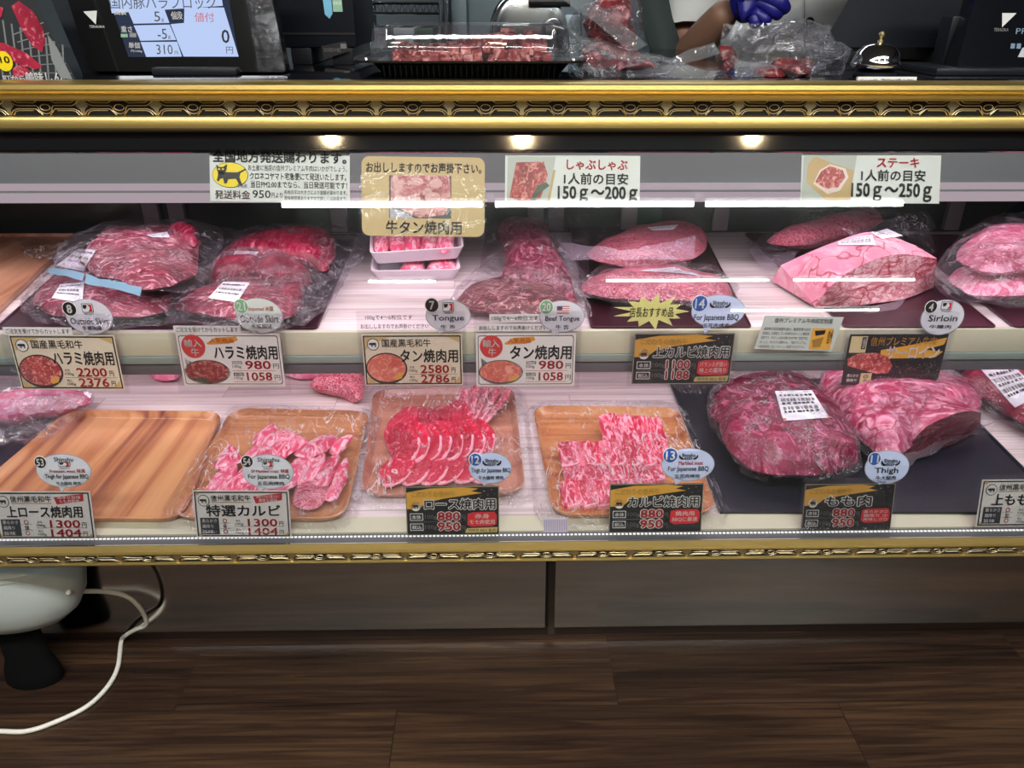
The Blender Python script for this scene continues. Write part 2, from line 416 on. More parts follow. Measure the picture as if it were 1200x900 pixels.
# ================================================================ SETTING
FLOOR = wood('dark plank floor', srgb(28, 18, 13), srgb(52, 36, 26), srgb(80, 58, 40), 'X', 9, 90, .36, planks=(.84, .18), bump=.14, off=(-.225, .01, 0), stripe_amt=.4)
WALLP = mat('kitchen wall paint', srgb(120, 130, 134), .6)
DARKW = mat('dark wall', srgb(40, 44, 50), .6)
CEIL = mat('ceiling white', srgb(215, 215, 212), .8)
def slab(name, a, b, m):
    return struct(M().box(a, b, m).build(name, smooth=False))
slab('floor', (-3.2, -4, -.1), (3.2, 5, 0), FLOOR)
slab('ceiling', (-3.2, -4, 2.75), (3.2, 5, 2.85), CEIL)
slab('wall_back', (-3.2, 4.6, 0), (3.2, 4.7, 2.75), WALLP)
slab('wall_left', (-3.3, -4, 0), (-3.2, 5, 2.75), WALLP)
slab('wall_right', (3.2, -4, 0), (3.3, 5, 2.75), DARKW)
slab('wall_front', (-3.2, -4.1, 0), (3.2, -4, 2.75), mat('shop wall', srgb(150, 146, 140), .7))

# ceiling tubes behind the viewer; the sloping glass mirrors them as white lines
TUBE = emit('fluorescent tube glow', (.93, 1.0, .98), TUBE_E)
HOUS = mat('lamp housing grey', (.18, .18, .18), .5)
ROWS = [(-1.71, [(-.68, 1.2), (.58, 1.2), (1.84, 1.2)]), (-2.75, [(-.69, .5), (1.38, 1.2), (2.6, .9)]), (-3.3, [(2.45, 1.2)])]
nlab = 0
for yy, xs in ROWS:
    for x, ln in xs:
        nlab += 1
        t = thing('ceiling_light', 'white fluorescent tube lamp on the ceiling, %s of the lamps before the counter' % ORD[nlab-1], 'lamp', (x, yy, 2.75), 'ceiling lamps')
        M().box((x-ln/2, yy-.04, 2.715), (x+ln/2, yy+.04, 2.75), HOUS, .006).build('housing', t)
        M().tube([(x-ln/2+.008, yy, 2.695), (x+ln/2-.008, yy, 2.695)], .017 if yy > -2 else .010, TUBE, 12).build('tube', t)
SPOTE = emit('warm spot glow', (1.0, .78, .45), 120.0)
BLKM = mat('black metal', (.02, .02, .02), .4)
for i, x in enumerate((-.834, .13, 1.296)):
    y = -1.0
    t = thing('spotlight', 'black ceiling spotlight with a warm lamp, %s of the three' % ORD[i], 'lamp', (x, y, 2.75), 'warm spotlights')
    M().lathe([(.03, -.02), (.045, -.03), (.05, -.10), (.046, -.10)], (x, y, 2.77), BLKM, 24).build('can', t)
    M().lathe([(.036, -.101), (.036, -.104), (.02, -.106)], (x, y, 2.77), SPOTE, 24).build('lens', t)
    d = bpy.data.lights.new('spot_lamp', 'SPOT'); d.energy = SPOT_W*(2.4 if i == 1 else 1); d.color = (1, .74, .42); d.spot_size = R(60); d.spot_blend = .6; d.shadow_soft_size = .03
    o = bpy.data.objects.new('spot_lamp', d); COL.objects.link(o); o.location = (x, y, 2.65)
    o.rotation_euler = (Vector((x, y, 2.65))-Vector((x, 1.1, .8))).to_track_quat('Z', 'Y').to_euler()

# ================================================================ THE CASE
GOLD = mat('brushed gold', (.62, .44, .14), .36, .9)
GOLD2 = mat('pale gold', (.66, .54, .30), .42, 1.0)
BLACKG = mat('black gloss', (.006, .006, .008), .08, 0, .6)
BLACKM = mat('black frieze', (.008, .008, .008), .35)
STEEL = mat('brushed steel', (.22, .26, .25), .38, .3, bump=.03, bscale=200)
DGREY = mat('dark channel', (.10, .10, .11), .4)
BEIGE = mat('beige rail', srgb(190, 186, 164), .4)
LAMI = wood('whitewashed laminate', srgb(176, 158, 160), srgb(214, 198, 200), srgb(232, 220, 222), 'X', 26, 130, .35, planks=(.52, .062), bump=.02, gap=(.42, .36, .36), off=(.1, .02, 0), stripe_amt=.45)
DIFF = emit('led diffuser', (1.0, .80, .90), .45)
LEDE = emit('led dots', (1.0, 1.0, 1.0), 1.1)
case = thing('display_case', 'long refrigerated butcher display case with gold mouldings, sloping glass and two shelves', 'display case', (0, 1.5, 0))
def part(name, mb, parent=None, **k): return mb.build(name, parent or case, **k)
# counter top
part('counter_top', M().box((X0, 1.262, Z_CTR-.045), (X1, 2.2, Z_CTR), BLACKG, .004))
# gold mouldings: profile (y, z) swept along x
def sweep(prof, m, mb=None):
    mb = mb or M(); rows = [[Vector((x, y, z)) for y, z in prof] for x in (X0, X1)]
    mb.rings(rows, m); return mb
top = part('upper_moulding', sweep([(1.27, 1.088), (1.252, 1.0875), (1.245, 1.084), (1.2435, 1.078), (1.247, 1.072), (1.252, 1.070), (1.252, 1.068), (1.246, 1.0675), (1.243, 1.065), (1.245, 1.0615), (1.258, 1.061),
    (1.258, 1.0385), (1.246, 1.038), (1.243, 1.034), (1.243, 1.022), (1.247, 1.0185), (1.285, 1.0185), (1.285, 1.088)], GOLD))
low = part('lower_moulding', sweep([(1.013, .4022), (1.007, .4018), (1.000, .3995), (.9985, .3965), (1.0, .393), (1.0035, .3925), (1.0035, .3775), (.9995, .377), (.9985, .375), (1.0, .3725), (1.013, .3725)], GOLD))
def frieze(name, y, z0, z1, per, x_knot, parent, thick=.034):
    mb = M(); mb.box((X0, y-.0005, z0), (X1, y+.0005, z1), BLACKM)
    h = z1-z0; zc = (z0+z1)/2; k0 = int((X0-x_knot)/per)-1
    r = h*thick
    for k in range(k0, k0+int((X1-X0)/per)+3):
        x = x_knot+k*per
        if x-per*.5 < X0 or x+per*.5 > X1: continue
        q = lambda u, v: Vector((x+u*per, y-.0008, zc+v*h))
        def line(pts, rr=r): mb.tube([q(*p) for p in pts], rr, GOLD2, 4)
        circ = [(.068*math.cos(a)*1.0, .04+.20*math.sin(a)) for a in [R(30*i) for i in range(13)]]
        line(circ)
        for s in (-1, 1):
            line([(s*.46, .46), (s*.40, .22), (s*.36, .16), (s*.12, .16), (s*.095, .05), (s*.08, -.2), (s*.04, -.34), (0, -.38)])
            line([(s*.40, .46), (s*.36, .36), (s*.14, .34), (s*.10, .46)])
            line([(s*.485, -.46), (s*.44, -.18), (s*.38, -.06), (s*.13, -.06), (s*.10, -.2), (s*.05, -.46)])
            line([(s*.445, -.46), (s*.41, -.24), (s*.36, -.17), (s*.16, -.17)])
        # pale gold lozenge between two motifs
        for s in (1,):
            pts = [(.5-.035, .47), (.5-.085, .15), (.5-.03, -.1), (.5-.022, -.47), (.5+.022, -.47), (.5+.03, -.1), (.5+.085, .15), (.5+.035, .47)]
            mb.prism([q(*p) for p in pts], (0, .001, 0), GOLD2)
    return part(name, mb, parent, smooth=False)
pk = P(140, 127, Y=1.2575).x; pk2 = P(654, 127, Y=1.2575).x
frieze('scroll_frieze', 1.2575, 1.0387, 1.061, (pk2-pk)/6, pk2, top)
pb = P(106, 652, Y=1.003).x; pb2 = P(1097, 648, Y=1.003).x
frieze('scroll_frieze', 1.003, .3777, .3925, (pb2-pb)/15, pb2, low, .018)
# header strip above the glass and the pane itself
def gl(z): return GB.y+(GA.y-GB.y)*(z-GB.z)/(GA.z-GB.z)
zs0, zs1 = .985, 1.0155
part('header_strip', sweep([(gl(zs1), zs1), (gl(zs0), zs0), (gl(zs0)+.012, zs0-.004), (gl(zs1)+.03, zs1)], mat('black glass strip', (.006, .006, .007), .05, 0, .8)), smooth=False)
part('strip_trim', sweep([(gl(zs1)-.004, zs1+.003), (gl(zs1)-.004, zs1-.002), (gl(zs1)+.02, zs1-.002), (gl(zs1)+.02, zs1+.003)], mat('grey trim', (.18, .18, .18), .35, .6)))
tg = NT('front glass'); fr = tg.n('ShaderNodeFresnel', {'IOR': 1.5})
trn = tg.n('ShaderNodeBsdfTransparent', {'Color': (.982, .99, .986, 1)}); glo = tg.n('ShaderNodeBsdfGlossy', {'Color': (1, 1, 1, 1), 'Roughness': .004})
fm = tg.n('ShaderNodeMath', {0: fr.outputs[0], 1: .95}, operation='MULTIPLY')
GLASS = tg.done(tg.n('ShaderNodeMixShader', {0: fm.outputs[0], 1: trn.outputs[0], 2: glo.outputs[0]}).outputs[0])
gm = M(); zt, zb = .988, .4035
gm.box((0, 0, 0), (0, 0, 0), GLASS); gm = M()
th = G_N*-.005
gm.prism([Vector((X0, gl(zb), zb)), Vector((X1, gl(zb), zb)), Vector((X1, gl(zt), zt)), Vector((X0, gl(zt), zt))], th, GLASS)
part('front_glass', gm, smooth=False)
# light housing behind the glass, hanging above the upper shelf
hous = part('light_housing', M().box((X0, 1.60, .862), (X1, 1.86, 1.03), STEEL, .003))
part('led_diffuser', M().box((X0, 1.592, .824), (X1, 1.625, .8615), DIFF, .004).box((X0, 1.589, .846), (X1, 1.592, .850), STEEL), hous)
# back of the case: frame, dark sliding doors
DGLASS = mat('dark back glass', (.016, .022, .022), .12, 0, .6)
FRAMEM = mat('grey door frame', srgb(120, 112, 118), .4)
part('back_panel', M().box((X0, 2.17, .30), (X1, 2.20, 1.04), DGLASS))
for px in (176, 206, 396, 628, 652, 738, 846, 1120): 
    x = P(px, 250, Y=2.15).x; part('door_frame', M().box((x-.022, 2.15, .61), (x+.022, 2.17, 1.03), FRAMEM, .003))
GREENM = mat('green panel seen in back', (.01, .045, .03), .3)
part('green_strip', M().box((P(775, 255, Y=2.16).x, 2.160, .62), (P(735, 255, Y=2.16).x, 2.168, 1.0), GREENM))
# upper shelf with its price rail and dark edge
sh = part('upper_shelf', M().box((X0, Y_SH0, Z_SHELF-.02), (X1, Y_SH1, Z_SHELF), LAMI, .002))
part('price_rail', M().box((X0, Y_SH0-.012, .562), (X1, Y_SH0, .6125), BEIGE, .002), sh)
RAILG = mat('pale green rail edge', srgb(128, 140, 134), .3)
part('rail_lip', M().box((X0, Y_SH0-.015, .546), (X1, Y_SH0, .5615), RAILG, .002), sh)
part('under_light', M().box((X0, Y_SH0-.01, .520), (X1, Y_SH0+.03, .5455), DGREY, .003), sh)
# deck and front ledge
dk = part('deck', M().box((X0, 1.075, Z_DECK-.03), (X1, 2.14, Z_DECK), LAMI, .002))
part('front_ledge', sweep([(1.048, .3985), (1.084, .4035), (1.084, .38), (1.048, .38)], BEIGE))
part('ledge_channel', sweep([(1.013, .3985), (1.030, .3955), (1.047, .3955), (1.047, .375), (1.013, .375)], DGREY))
ld = M()
x = X0+.02
while x < X1-.02: ld.box((x, 1.0385, .3955), (x+.0042, 1.0415, .397), LEDE); x += .0066
part('led_strip', ld, smooth=False)
# ends, kick panels
part('end_panel', M().box((X0-.03, 1.03, .10), (X0, 2.2, 1.04), BLACKG)); part('end_panel', M().box((X1, 1.03, .10), (X1+.03, 2.2, 1.04), BLACKG))
KICK = wood('reflective kick panel', srgb(190, 186, 178), srgb(206, 202, 194), srgb(220, 216, 208), 'X', 6, 40, .10, bump=.01)
for n_ in KICK.node_tree.nodes:
    if n_.type == 'BSDF_PRINCIPLED': n_.inputs['Metallic'].default_value = 1.0
xs_ = P(640, 700, Y=1.24).x
for a, b in ((X0, xs_-.003), (xs_+.004, X1)):
    part('kick_panel', sweep([(1.212, .012), (1.262, .372), (1.28, .372), (1.24, .012)], KICK) if False else M().rings([[Vector((x, 1.214, .02)), Vector((x, 1.262, .3722)), Vector((x, 1.285, .3722)), Vector((x, 1.24, .02))] for x in (a, b)], KICK))
part('panel_joint', M().rings([[Vector((x, 1.216, .02)), Vector((x, 1.264, .372)), Vector((x, 1.284, .372)), Vector((x, 1.239, .02))] for x in (xs_-.003, xs_+.004)], BLACKM))
part('joint_trim', M().rings([[Vector((x, 1.2105, .003)), Vector((x, 1.2585, .372)), Vector((x, 1.2615, .372)), Vector((x, 1.2135, .003))] for x in (xs_+.004, xs_+.017)], mat('brown trim', srgb(66, 56, 48), .35)))
part('toe_trim', M().box((X0, 1.2125, .0), (X1, 1.23, .020), mat('toe trim', srgb(38, 26, 19), .3), .003))
part('base_box', M().box((X0, 1.29, 0), (X1, 2.2, .37), BLACKM))
# ================================================================ MEAT
SKIRT = meat('skirt steak', srgb(146, 32, 62), srgb(92, 14, 36), srgb(234, 164, 178), 26, .54, .63, (1, 2.2, 1), distort=2.4, fib=.35, fibst=(24, 150, 60), fibcol=srgb(200, 92, 120), bump=.6)
SKIRT2 = meat('lean skirt', srgb(140, 26, 54), srgb(88, 12, 34), srgb(206, 104, 130), 60, .58, .72, (1, .35, 1), distort=1.4, fib=.6, fibst=(170, 26, 60), fibcol=srgb(206, 100, 128), bump=.6)
RIB = meat('marbled rib', srgb(168, 40, 68), srgb(138, 26, 50), srgb(226, 140, 160), 110, .44, .58, distort=2.4, fib=.5, fibst=(14, 46, 30), fibcol=srgb(232, 150, 168), bump=.5)
TONGUE = meat('tongue flesh', srgb(140, 28, 60), srgb(94, 14, 40), srgb(226, 132, 160), 34, .54, .64, (1, .6, 1), distort=2.8, fib=.65, fibst=(120, 24, 40), fibcol=srgb(222, 124, 154), bump=.7)
TCUT = meat('tongue cut face', srgb(124, 44, 54), srgb(88, 26, 36), srgb(200, 140, 142), 80, .52, .64, (.6, 1, 1), distort=1.5, bump=.5)
SIRCUT = meat('sirloin cut face', srgb(212, 136, 150), srgb(190, 92, 112), srgb(238, 194, 202), 60, .44, .58, (.5, 1, 1.4), vein=.035, vscale=12, vcol=srgb(160, 24, 50), distort=1.8, fib=.6, fibst=(90, 60, 14), fibcol=srgb(168, 66, 92), bump=.5)
FATCAP = meat('pink fat cap', srgb(238, 156, 180), srgb(230, 132, 162), srgb(244, 186, 200), 24, .5, .64, vein=.030, vscale=11, vcol=srgb(170, 26, 58), distort=.8, rough=.38, bump=.5)
THIGH = meat('thigh muscle', srgb(150, 30, 72), srgb(98, 14, 44), srgb(214, 112, 152), 17, .56, .68, (1.4, .8, 1), distort=2.8, rough=.26, fib=.55, fibst=(22, 60, 34), fibcol=srgb(206, 96, 140), vein=.022, vscale=9, vcol=srgb(96, 10, 38), bump=.9)
THIGH2 = meat('thigh muscle pale', srgb(196, 74, 114), srgb(160, 42, 82), srgb(238, 164, 190), 18, .48, .64, (.8, 1.5, 1), vein=.03, vscale=11, vcol=srgb(140, 14, 44), distort=2.4, fib=.6, fibst=(46, 20, 40), fibcol=srgb(240, 170, 194), bump=.9)
THCUT = meat('thigh cut face', srgb(124, 62, 76), srgb(98, 40, 54), srgb(176, 122, 128), 56, .53, .70, (.5, 1, 1.5), vein=.03, vscale=14, vcol=srgb(90, 12, 28), fib=.4, fibst=(60, 60, 16), bump=.6)
SLICE_R = meat('red slice', srgb(206, 20, 62), srgb(168, 8, 42), srgb(246, 132, 164), 34, .58, .68, distort=2.8, vein=.020, vscale=38, vcol=srgb(244, 140, 170), rough=.3, bump=.5)
SLICE_M = meat('marbled slice', srgb(200, 46, 78), srgb(170, 28, 58), srgb(244, 164, 182), 120, .45, .56, distort=2.2, rough=.3, bump=.5)
SLICE_P = meat('pink slice', srgb(234, 96, 132), srgb(216, 56, 98), srgb(252, 190, 206), 54, .46, .58, (1, .45, 1), distort=2.0, rough=.3, bump=.5)
SLICE_K = meat('short rib slice', srgb(212, 34, 76), srgb(176, 16, 50), srgb(252, 166, 190), 42, .51, .59, (1.6, .5, 1), distort=2.2, rough=.3, bump=.5, fib=.5, fibst=(60, 16, 30))
FATRIM = mat('pink fat rim', srgb(250, 170, 190), .4)
PINKSCRAP = meat('pale scrap', srgb(236, 126, 162), srgb(220, 88, 130), srgb(248, 190, 210), 40, .46, .6)
BAG = film('vacuum bag', haze=.02, rough=.06, bump=.7, bscale=16, k=.28, base=.012, crease=.42, cscale=20, cw=.022, clo=.48)
BAGC = film('crinkled vacuum bag', haze=.025, rough=.07, bump=.8, bscale=36, k=.28, base=.012, crease=.5, cscale=30, cw=.03, clo=.44)
BAGL = film('lilac bag film', haze=.30, rough=.1, bump=.5, bscale=12, k=.4, base=.03, hazecol=(.62, .50, .62), crease=.5, cscale=16, cw=.03)
WRAP = film('cling wrap', haze=.012, rough=.08, bump=.8, bscale=26, k=.26, base=.008, crease=.85, cscale=17, cw=.03, clo=.45, cstretch=(1.9, .6, 1))
BLUET = film('pale blue seal', haze=.75, rough=.15, bump=.1, k=.3, hazecol=srgb(150, 200, 226))
LABELP = mat('label paper', srgb(232, 230, 240), .5)
def sheet(mb, px, zs, m, nu=14, nv=10, amp=.004, freq=30, seed=3):
    """soft sheet through four photograph corners, each at its own height"""
    q = [P(a, b, z=z) for (a, b), z in zip(px, zs)]; rows = []
    for j in range(nv+1):
        v = j/nv; a = q[0].lerp(q[3], v); b = q[1].lerp(q[2], v); r = []
        for i in range(nu+1):
            p = a.lerp(b, i/nu); r.append(p+nz3(p, freq, seed)*amp)
        rows.append(r)
    mb.grid(rows, m); return mb
def patch(mb, px, zs, m, up=.001):
    mb.add([P(a, b, z=z)+Vector((0, -up, up)) for (a, b), z in zip(px, zs)], [list(range(len(px)))], m); return mb
def label_on(parent, px, z, target, rows=3, name='label', bar=True, orange=False, off=.0018):
    """paper sticker laid on a lump: the sticker is pushed on to the surface of the lump"""
    from mathutils.bvhtree import BVHTree
    org = ROOT[target]; me = target.data
    bvh = BVHTree.FromPolygons([v.co+org for v in me.vertices], [list(p.vertices) for p in me.polygons])
    def on(x, y):
        d = ray(x, y); hit = bvh.ray_cast(CAM, d.normalized())
        if hit[0] is not None:
            n = hit[1] if hit[1].dot(d) < 0 else -hit[1]
            return hit[0]+n*off
        return P(x, y, z=z)
    n = 8; A, B, C, D = [Vector((a, b)) for a, b in px]
    g = lambda u, v: A.lerp(B, u).lerp(D.lerp(C, u), v)
    rows_ = [[on(*g(i/n, j/n)) for i in range(n+1)] for j in range(n+1)]
    mb = M(); mb.grid(rows_, LABELP); o = mb.build(name, parent)
    t = M()
    def dash(u0, v0, u1, v1, m):
        pts = [g(u0, v0), g(u1, v0), g(u1, v1), g(u0, v1)]
        a = off; 
        def on2(p):
            d = ray(*p); h = bvh.ray_cast(CAM, d.normalized())
            if h[0] is None: return P(p[0], p[1], z=z)
            nn = h[1] if h[1].dot(d) < 0 else -h[1]
            return h[0]+nn*(off+.0012)
        t.add([on2(p) for p in pts], [[0, 1, 2, 3]], m)
    rnd = random.Random(len(px)+int(px[0][0]))
    for r in range(rows):
        v = .14+.7*r/max(rows, 1); u = .08
        while u < .86:
            w = rnd.uniform(.03, .10); dash(u, v, min(u+w, .92), v+.06+.04*(r % 2), GREY if r % 2 else INK); u += w+rnd.uniform(.02, .06)
    if orange: dash(0, .93, 1, 1, flat('label orange', (226, 120, 60)))
    t.build('print', o, smooth=False)
    return o

# ---- dark trays and wooden boards on the upper shelf
MAROON = mat('dark maroon tray', srgb(58, 18, 34), .32, 0, .5, bump=.05, bscale=60)
SLATE = mat('black slate board', srgb(34, 34, 46), .34, 0, .5, bump=.08, bscale=160)
WOODB = wood('brown board', srgb(150, 96, 72), srgb(190, 136, 108), srgb(208, 156, 126), 'Y', 16, 90, .3, stripe_amt=.7)
def flat_tray(name, px, z, m, label, cat, rad=.012, h=.006, rim=.0035, group=None):
    o = rquad(px, z, rad); mb = M()
    mb.rings([scaled(o, .004, z), scaled(o, 0, z+.002), scaled(o, 0, z+h), scaled(o, rim, z+h), scaled(o, rim+.004, z+h*.45)], m)
    return tag(mb.build(name), label, cat, group)
ZT = Z_SHELF
flat_tray('display_tray', [(118, 276), (420, 276), (372, 387), (-5, 387)], ZT, MAROON, 'dark maroon tray on the upper shelf under the two heaps of packed skirt steak', 'tray')
flat_tray('display_tray', [(667, 270), (823, 273), (881, 386), (692, 386)], ZT, MAROON, 'dark maroon tray on the upper shelf under the two marbled rib packs', 'tray')
flat_tray('display_tray', [(872, 275), (1035, 276), (1168, 386), (990, 386)], ZT, MAROON, 'dark maroon tray on the upper shelf under the big pink sirloin block', 'tray')
flat_tray('display_tray', [(1052, 277), (1260, 277), (1420, 386), (1188, 386)], ZT, MAROON, 'dark maroon tray at the right end of the upper shelf under the wrapped pink meat', 'tray')
b = flat_tray('serving_board', [(-160, 279), (92, 279), (-12, 380), (-330, 380)], ZT, WOODB, 'brown wooden serving board, empty, at the left end of the upper shelf', 'board', .02, .014, .006)
mb = M(); sheet(mb, [(20, 279), (92, 282), (70, 305), (30, 300)], [ZT+.02]*4, WRAP, 16, 10, .012, 40, 5)
tag(mb.build('plastic_wrap'), 'crumpled clear plastic wrap on the far corner of the brown serving board', 'plastic wrap')

# ---- packed meat on the upper shelf
def pack(name, label, cat, lumps, bag=None, stickers=(), sheets=(), z=ZT, bag_m=BAG, group=None, bagk=1.15, bagh=None, mpart='meat'):
    """lumps: (outline, z0, h, material, keywords); bag: outline of the bag in the photograph"""
    c = P(*lumps[0][0][0], z=z); xs = [P(a, b, z=lumps[0][1]) for a, b in lumps[0][0]]
    cc = sum(xs, Vector())/len(xs)
    t = thing(name, label, cat, (cc.x, cc.y, lumps[0][1]), group)
    objs = []
    for px, z0, h, m, kw in lumps:
        mb = M(); pillow(mb, px, z0, h, m, **kw); objs.append(mb.build(mpart, t))
    if bag:
        px, z0, h = bag; mb = M(); pillow(mb, px, z0, h, bag_m, n=64, rings=10, edge=.35, amp=.012, freq=26, seed=11, power=.6); bo = mb.build('bag', t)
    for px, k in stickers: label_on(t, px, z+.05, objs[k])
    if sheets:
        mb = M()
        for px, zs, m in sheets: sheet(mb, px, zs, m, seed=len(px[0])+int(px[0][0]))
        mb.build('bag_flap', t)
    return t, objs
pz = ZT+.007
pack('packed_beef', 'lower pack of skirt steak in the left heap, white sticker at its left end', 'packed meat',
     [([(36, 352), (60, 330), (95, 322), (140, 335), (190, 338), (205, 350), (190, 365), (140, 372), (70, 370)], pz, .055, SKIRT, {'seed': 2})],
     ([(24, 356), (60, 318), (140, 325), (225, 335), (240, 352), (200, 378), (100, 382), (40, 374)], pz, .06), [([(71, 334), (99, 331), (97, 356), (61, 350)], 0)],
     sheets=[([(170, 345), (240, 305), (236, 345), (180, 368)], [pz+.04, pz+.05, pz+.02, pz+.02], BAGC)])
pack('packed_beef', 'upper skirt steak pack in the left heap, pale blue seal strips along its front', 'packed meat',
     [([(97, 302), (118, 277), (150, 270), (200, 271), (230, 280), (234, 302), (226, 322), (196, 334), (165, 338), (130, 328), (104, 320)], pz+.05, .06, SKIRT, {'seed': 4, 'amp': .009}),
      ([(196, 275), (206, 268), (229, 272), (233, 280), (226, 291), (208, 285)], pz+.07, .045, SKIRT2, {'seed': 8})],
     ([(60, 318), (74, 288), (110, 270), (165, 262), (230, 264), (262, 274), (256, 305), (232, 335), (165, 342), (100, 330)], pz+.045, .07),
     [([(92, 291), (113, 294), (98, 318), (66, 311)], 0), ([(172, 276), (196, 272), (199, 279), (178, 279)], 0)],
     sheets=[([(60, 314), (100, 320), (98, 329), (55, 320)], [pz+.085, pz+.085, pz+.075, pz+.075], BLUET), ([(101, 322), (166, 337), (164, 347), (99, 331)], [pz+.09, pz+.09, pz+.08, pz+.08], BLUET),
             ([(215, 262), (282, 268), (270, 300), (225, 330)], [pz+.06, pz+.06, pz+.04, pz+.04], BAGC)])
pack('packed_beef', 'rearmost skirt steak pack of the heap left of the tan tongue sign', 'packed meat',
     [([(258, 300), (280, 284), (325, 273), (375, 272), (394, 286), (387, 306), (377, 317), (340, 308), (300, 304)], pz+.02, .06, SKIRT2, {'seed': 5, 'amp': .008})],
     ([(236, 312), (262, 280), (330, 268), (424, 275), (416, 312), (378, 322), (300, 312)], pz+.01, .065), [([(276, 294), (304, 295), (298, 303), (273, 303)], 0)], bag_m=BAGC)
pack('packed_beef', 'middle pack with two short skirt steak pieces in the right heap of skirt steak', 'packed meat',
     [([(246, 330), (256, 312), (285, 306), (306, 309), (300, 322), (290, 333), (268, 336)], pz+.012, .06, SKIRT2, {'seed': 6}),
      ([(298, 326), (306, 310), (335, 310), (364, 322), (356, 333), (325, 336)], pz+.012, .055, SKIRT2, {'seed': 7})],
     ([(236, 338), (250, 306), (310, 300), (378, 318), (372, 336), (320, 344)], pz+.008, .065), bag_m=BAGC)
pack('packed_beef', 'front skirt steak pack behind the Imported Outside Skirt bubble, big white sticker on top', 'packed meat',
     [([(204, 360), (226, 345), (262, 331), (320, 334), (342, 354), (338, 372), (300, 376), (246, 370)], pz, .05, SKIRT, {'seed': 9}),
      ([(322, 344), (340, 336), (358, 338), (354, 354), (342, 372), (334, 366)], pz, .045, SKIRT2, {'seed': 10})],
     ([(194, 374), (214, 344), (262, 322), (340, 326), (402, 320), (386, 356), (344, 386), (280, 384), (230, 380)], pz, .055), [([(262, 331), (293, 332), (278, 355), (244, 350)], 0)],
     sheets=[([(345, 340), (410, 318), (380, 355), (345, 380)], [pz+.04, pz+.03, pz+.01, pz+.01], BAGC)])
# tongue slices in foam trays
FOAM = mat('white foam', srgb(226, 216, 226), .55, bump=.06, bscale=220)
def foam_tray(px, z, h, label):
    o = rquad(px, z+h, .02); mb = M()
    t = M().rings([scaled(o, .022, z), scaled(o, .018, z), scaled(o, .004, z+h*.8), scaled(o, 0, z+h), scaled(o, .001, z+h+.002), scaled(o, .006, z+h), scaled(o, .020, z+.004)], FOAM)
    return tag(t.build('foam_tray'), label, 'foam tray', 'foam trays of tongue')
foam_tray([(437, 292), (536, 291), (540, 316), (434, 318)], ZT, .028, 'white foam tray with two small pink pieces, lower of the two stacked trays')
foam_tray([(434, 266), (540, 265), (544, 290), (433, 297)], ZT+.038, .03, 'white foam tray full of pink tongue slices, upper of the two stacked trays')
for i, px in enumerate([[(470, 318), (474, 310), (488, 308), (498, 309), (494, 318)], [(502, 317), (505, 308), (522, 306), (535, 309), (532, 317)]]):
    mb = M(); pillow(mb, px, ZT+.006, .024, SLICE_P, n=32, rings=6, amp=.003, seed=20+i)
    tag(mb.build('tongue_piece'), 'small pink tongue piece in the lower foam tray, %s one' % ('left', 'right')[i], 'meat piece', 'pieces in the lower foam tray')
for i, x in enumerate((448, 466, 484, 503, 522)):
    mb = M(); pillow(mb, [(x-9, 294), (x-8, 272), (x+8, 271), (x+9, 292)], ZT+.046, .035, SLICE_P, n=32, rings=6, amp=.003, seed=30+i)
    tag(mb.build('tongue_slice'), 'pink tongue slice, %s from the left in the upper foam tray' % ORD[i], 'meat slice', 'slices in the upper foam tray')
# whole tongue
t, o = pack('packed_beef', 'whole beef tongue in a clear bag, broad end forward, beside the foam trays', 'packed meat',
     [([(584, 268), (596, 260), (622, 259), (640, 270), (656, 298), (672, 338), (676, 358), (650, 350), (600, 340), (584, 336), (592, 310), (588, 290)], ZT, .075, TONGUE, {'seed': 12, 'amp': .010, 'rings': 12}),
      ([(534, 354), (556, 338), (590, 330), (630, 335), (668, 352), (668, 364), (640, 368), (590, 368), (552, 364)], ZT, .055, TCUT, {'seed': 13, 'amp': .005})],
     ([(520, 366), (560, 320), (572, 262), (600, 250), (655, 253), (672, 290), (684, 345), (686, 372), (600, 376)], ZT, .085), [([(582, 332), (618, 330), (617, 342), (584, 339)], 0)],
     sheets=[([(640, 256), (690, 250), (690, 330), (665, 320)], [ZT+.09, ZT+.06, ZT+.02, ZT+.05], BAGC)])
# rib packs
pack('packed_beef', 'rear marbled rib piece on the maroon tray with a lilac film band across its front', 'packed meat',
     [([(688, 298), (712, 284), (745, 272), (790, 266), (824, 270), (828, 284), (820, 300), (785, 308), (745, 313), (710, 309)], ZT+.012, .065, RIB, {'seed': 14, 'amp': .006})],
     None, [([(758, 267), (795, 264), (788, 270), (765, 271)], 0)],
     sheets=[([(654, 284), (735, 293), (735, 304), (668, 305)], [ZT+.07, ZT+.085, ZT+.07, ZT+.05], BAGL), ([(735, 293), (816, 276), (813, 303), (735, 304)], [ZT+.085, ZT+.095, ZT+.065, ZT+.07], BAGL),
             ([(680, 282), (712, 252), (740, 268), (700, 296)], [ZT+.03, ZT+.07, ZT+.06, ZT+.03], BAGC)])
pack('packed_beef', 'front marbled rib piece on the maroon tray behind the yellow starburst', 'packed meat',
     [([(680, 337), (700, 325), (742, 315), (792, 317), (826, 324), (852, 333), (856, 346), (842, 352), (790, 352), (735, 351), (700, 347)], ZT+.006, .05, RIB, {'seed': 15, 'amp': .006})],
     ([(676, 342), (700, 318), (745, 308), (800, 312), (850, 322), (864, 346), (840, 358), (740, 356)], ZT+.005, .056), [([(748, 318), (790, 314), (826, 325), (800, 321)], 0)])
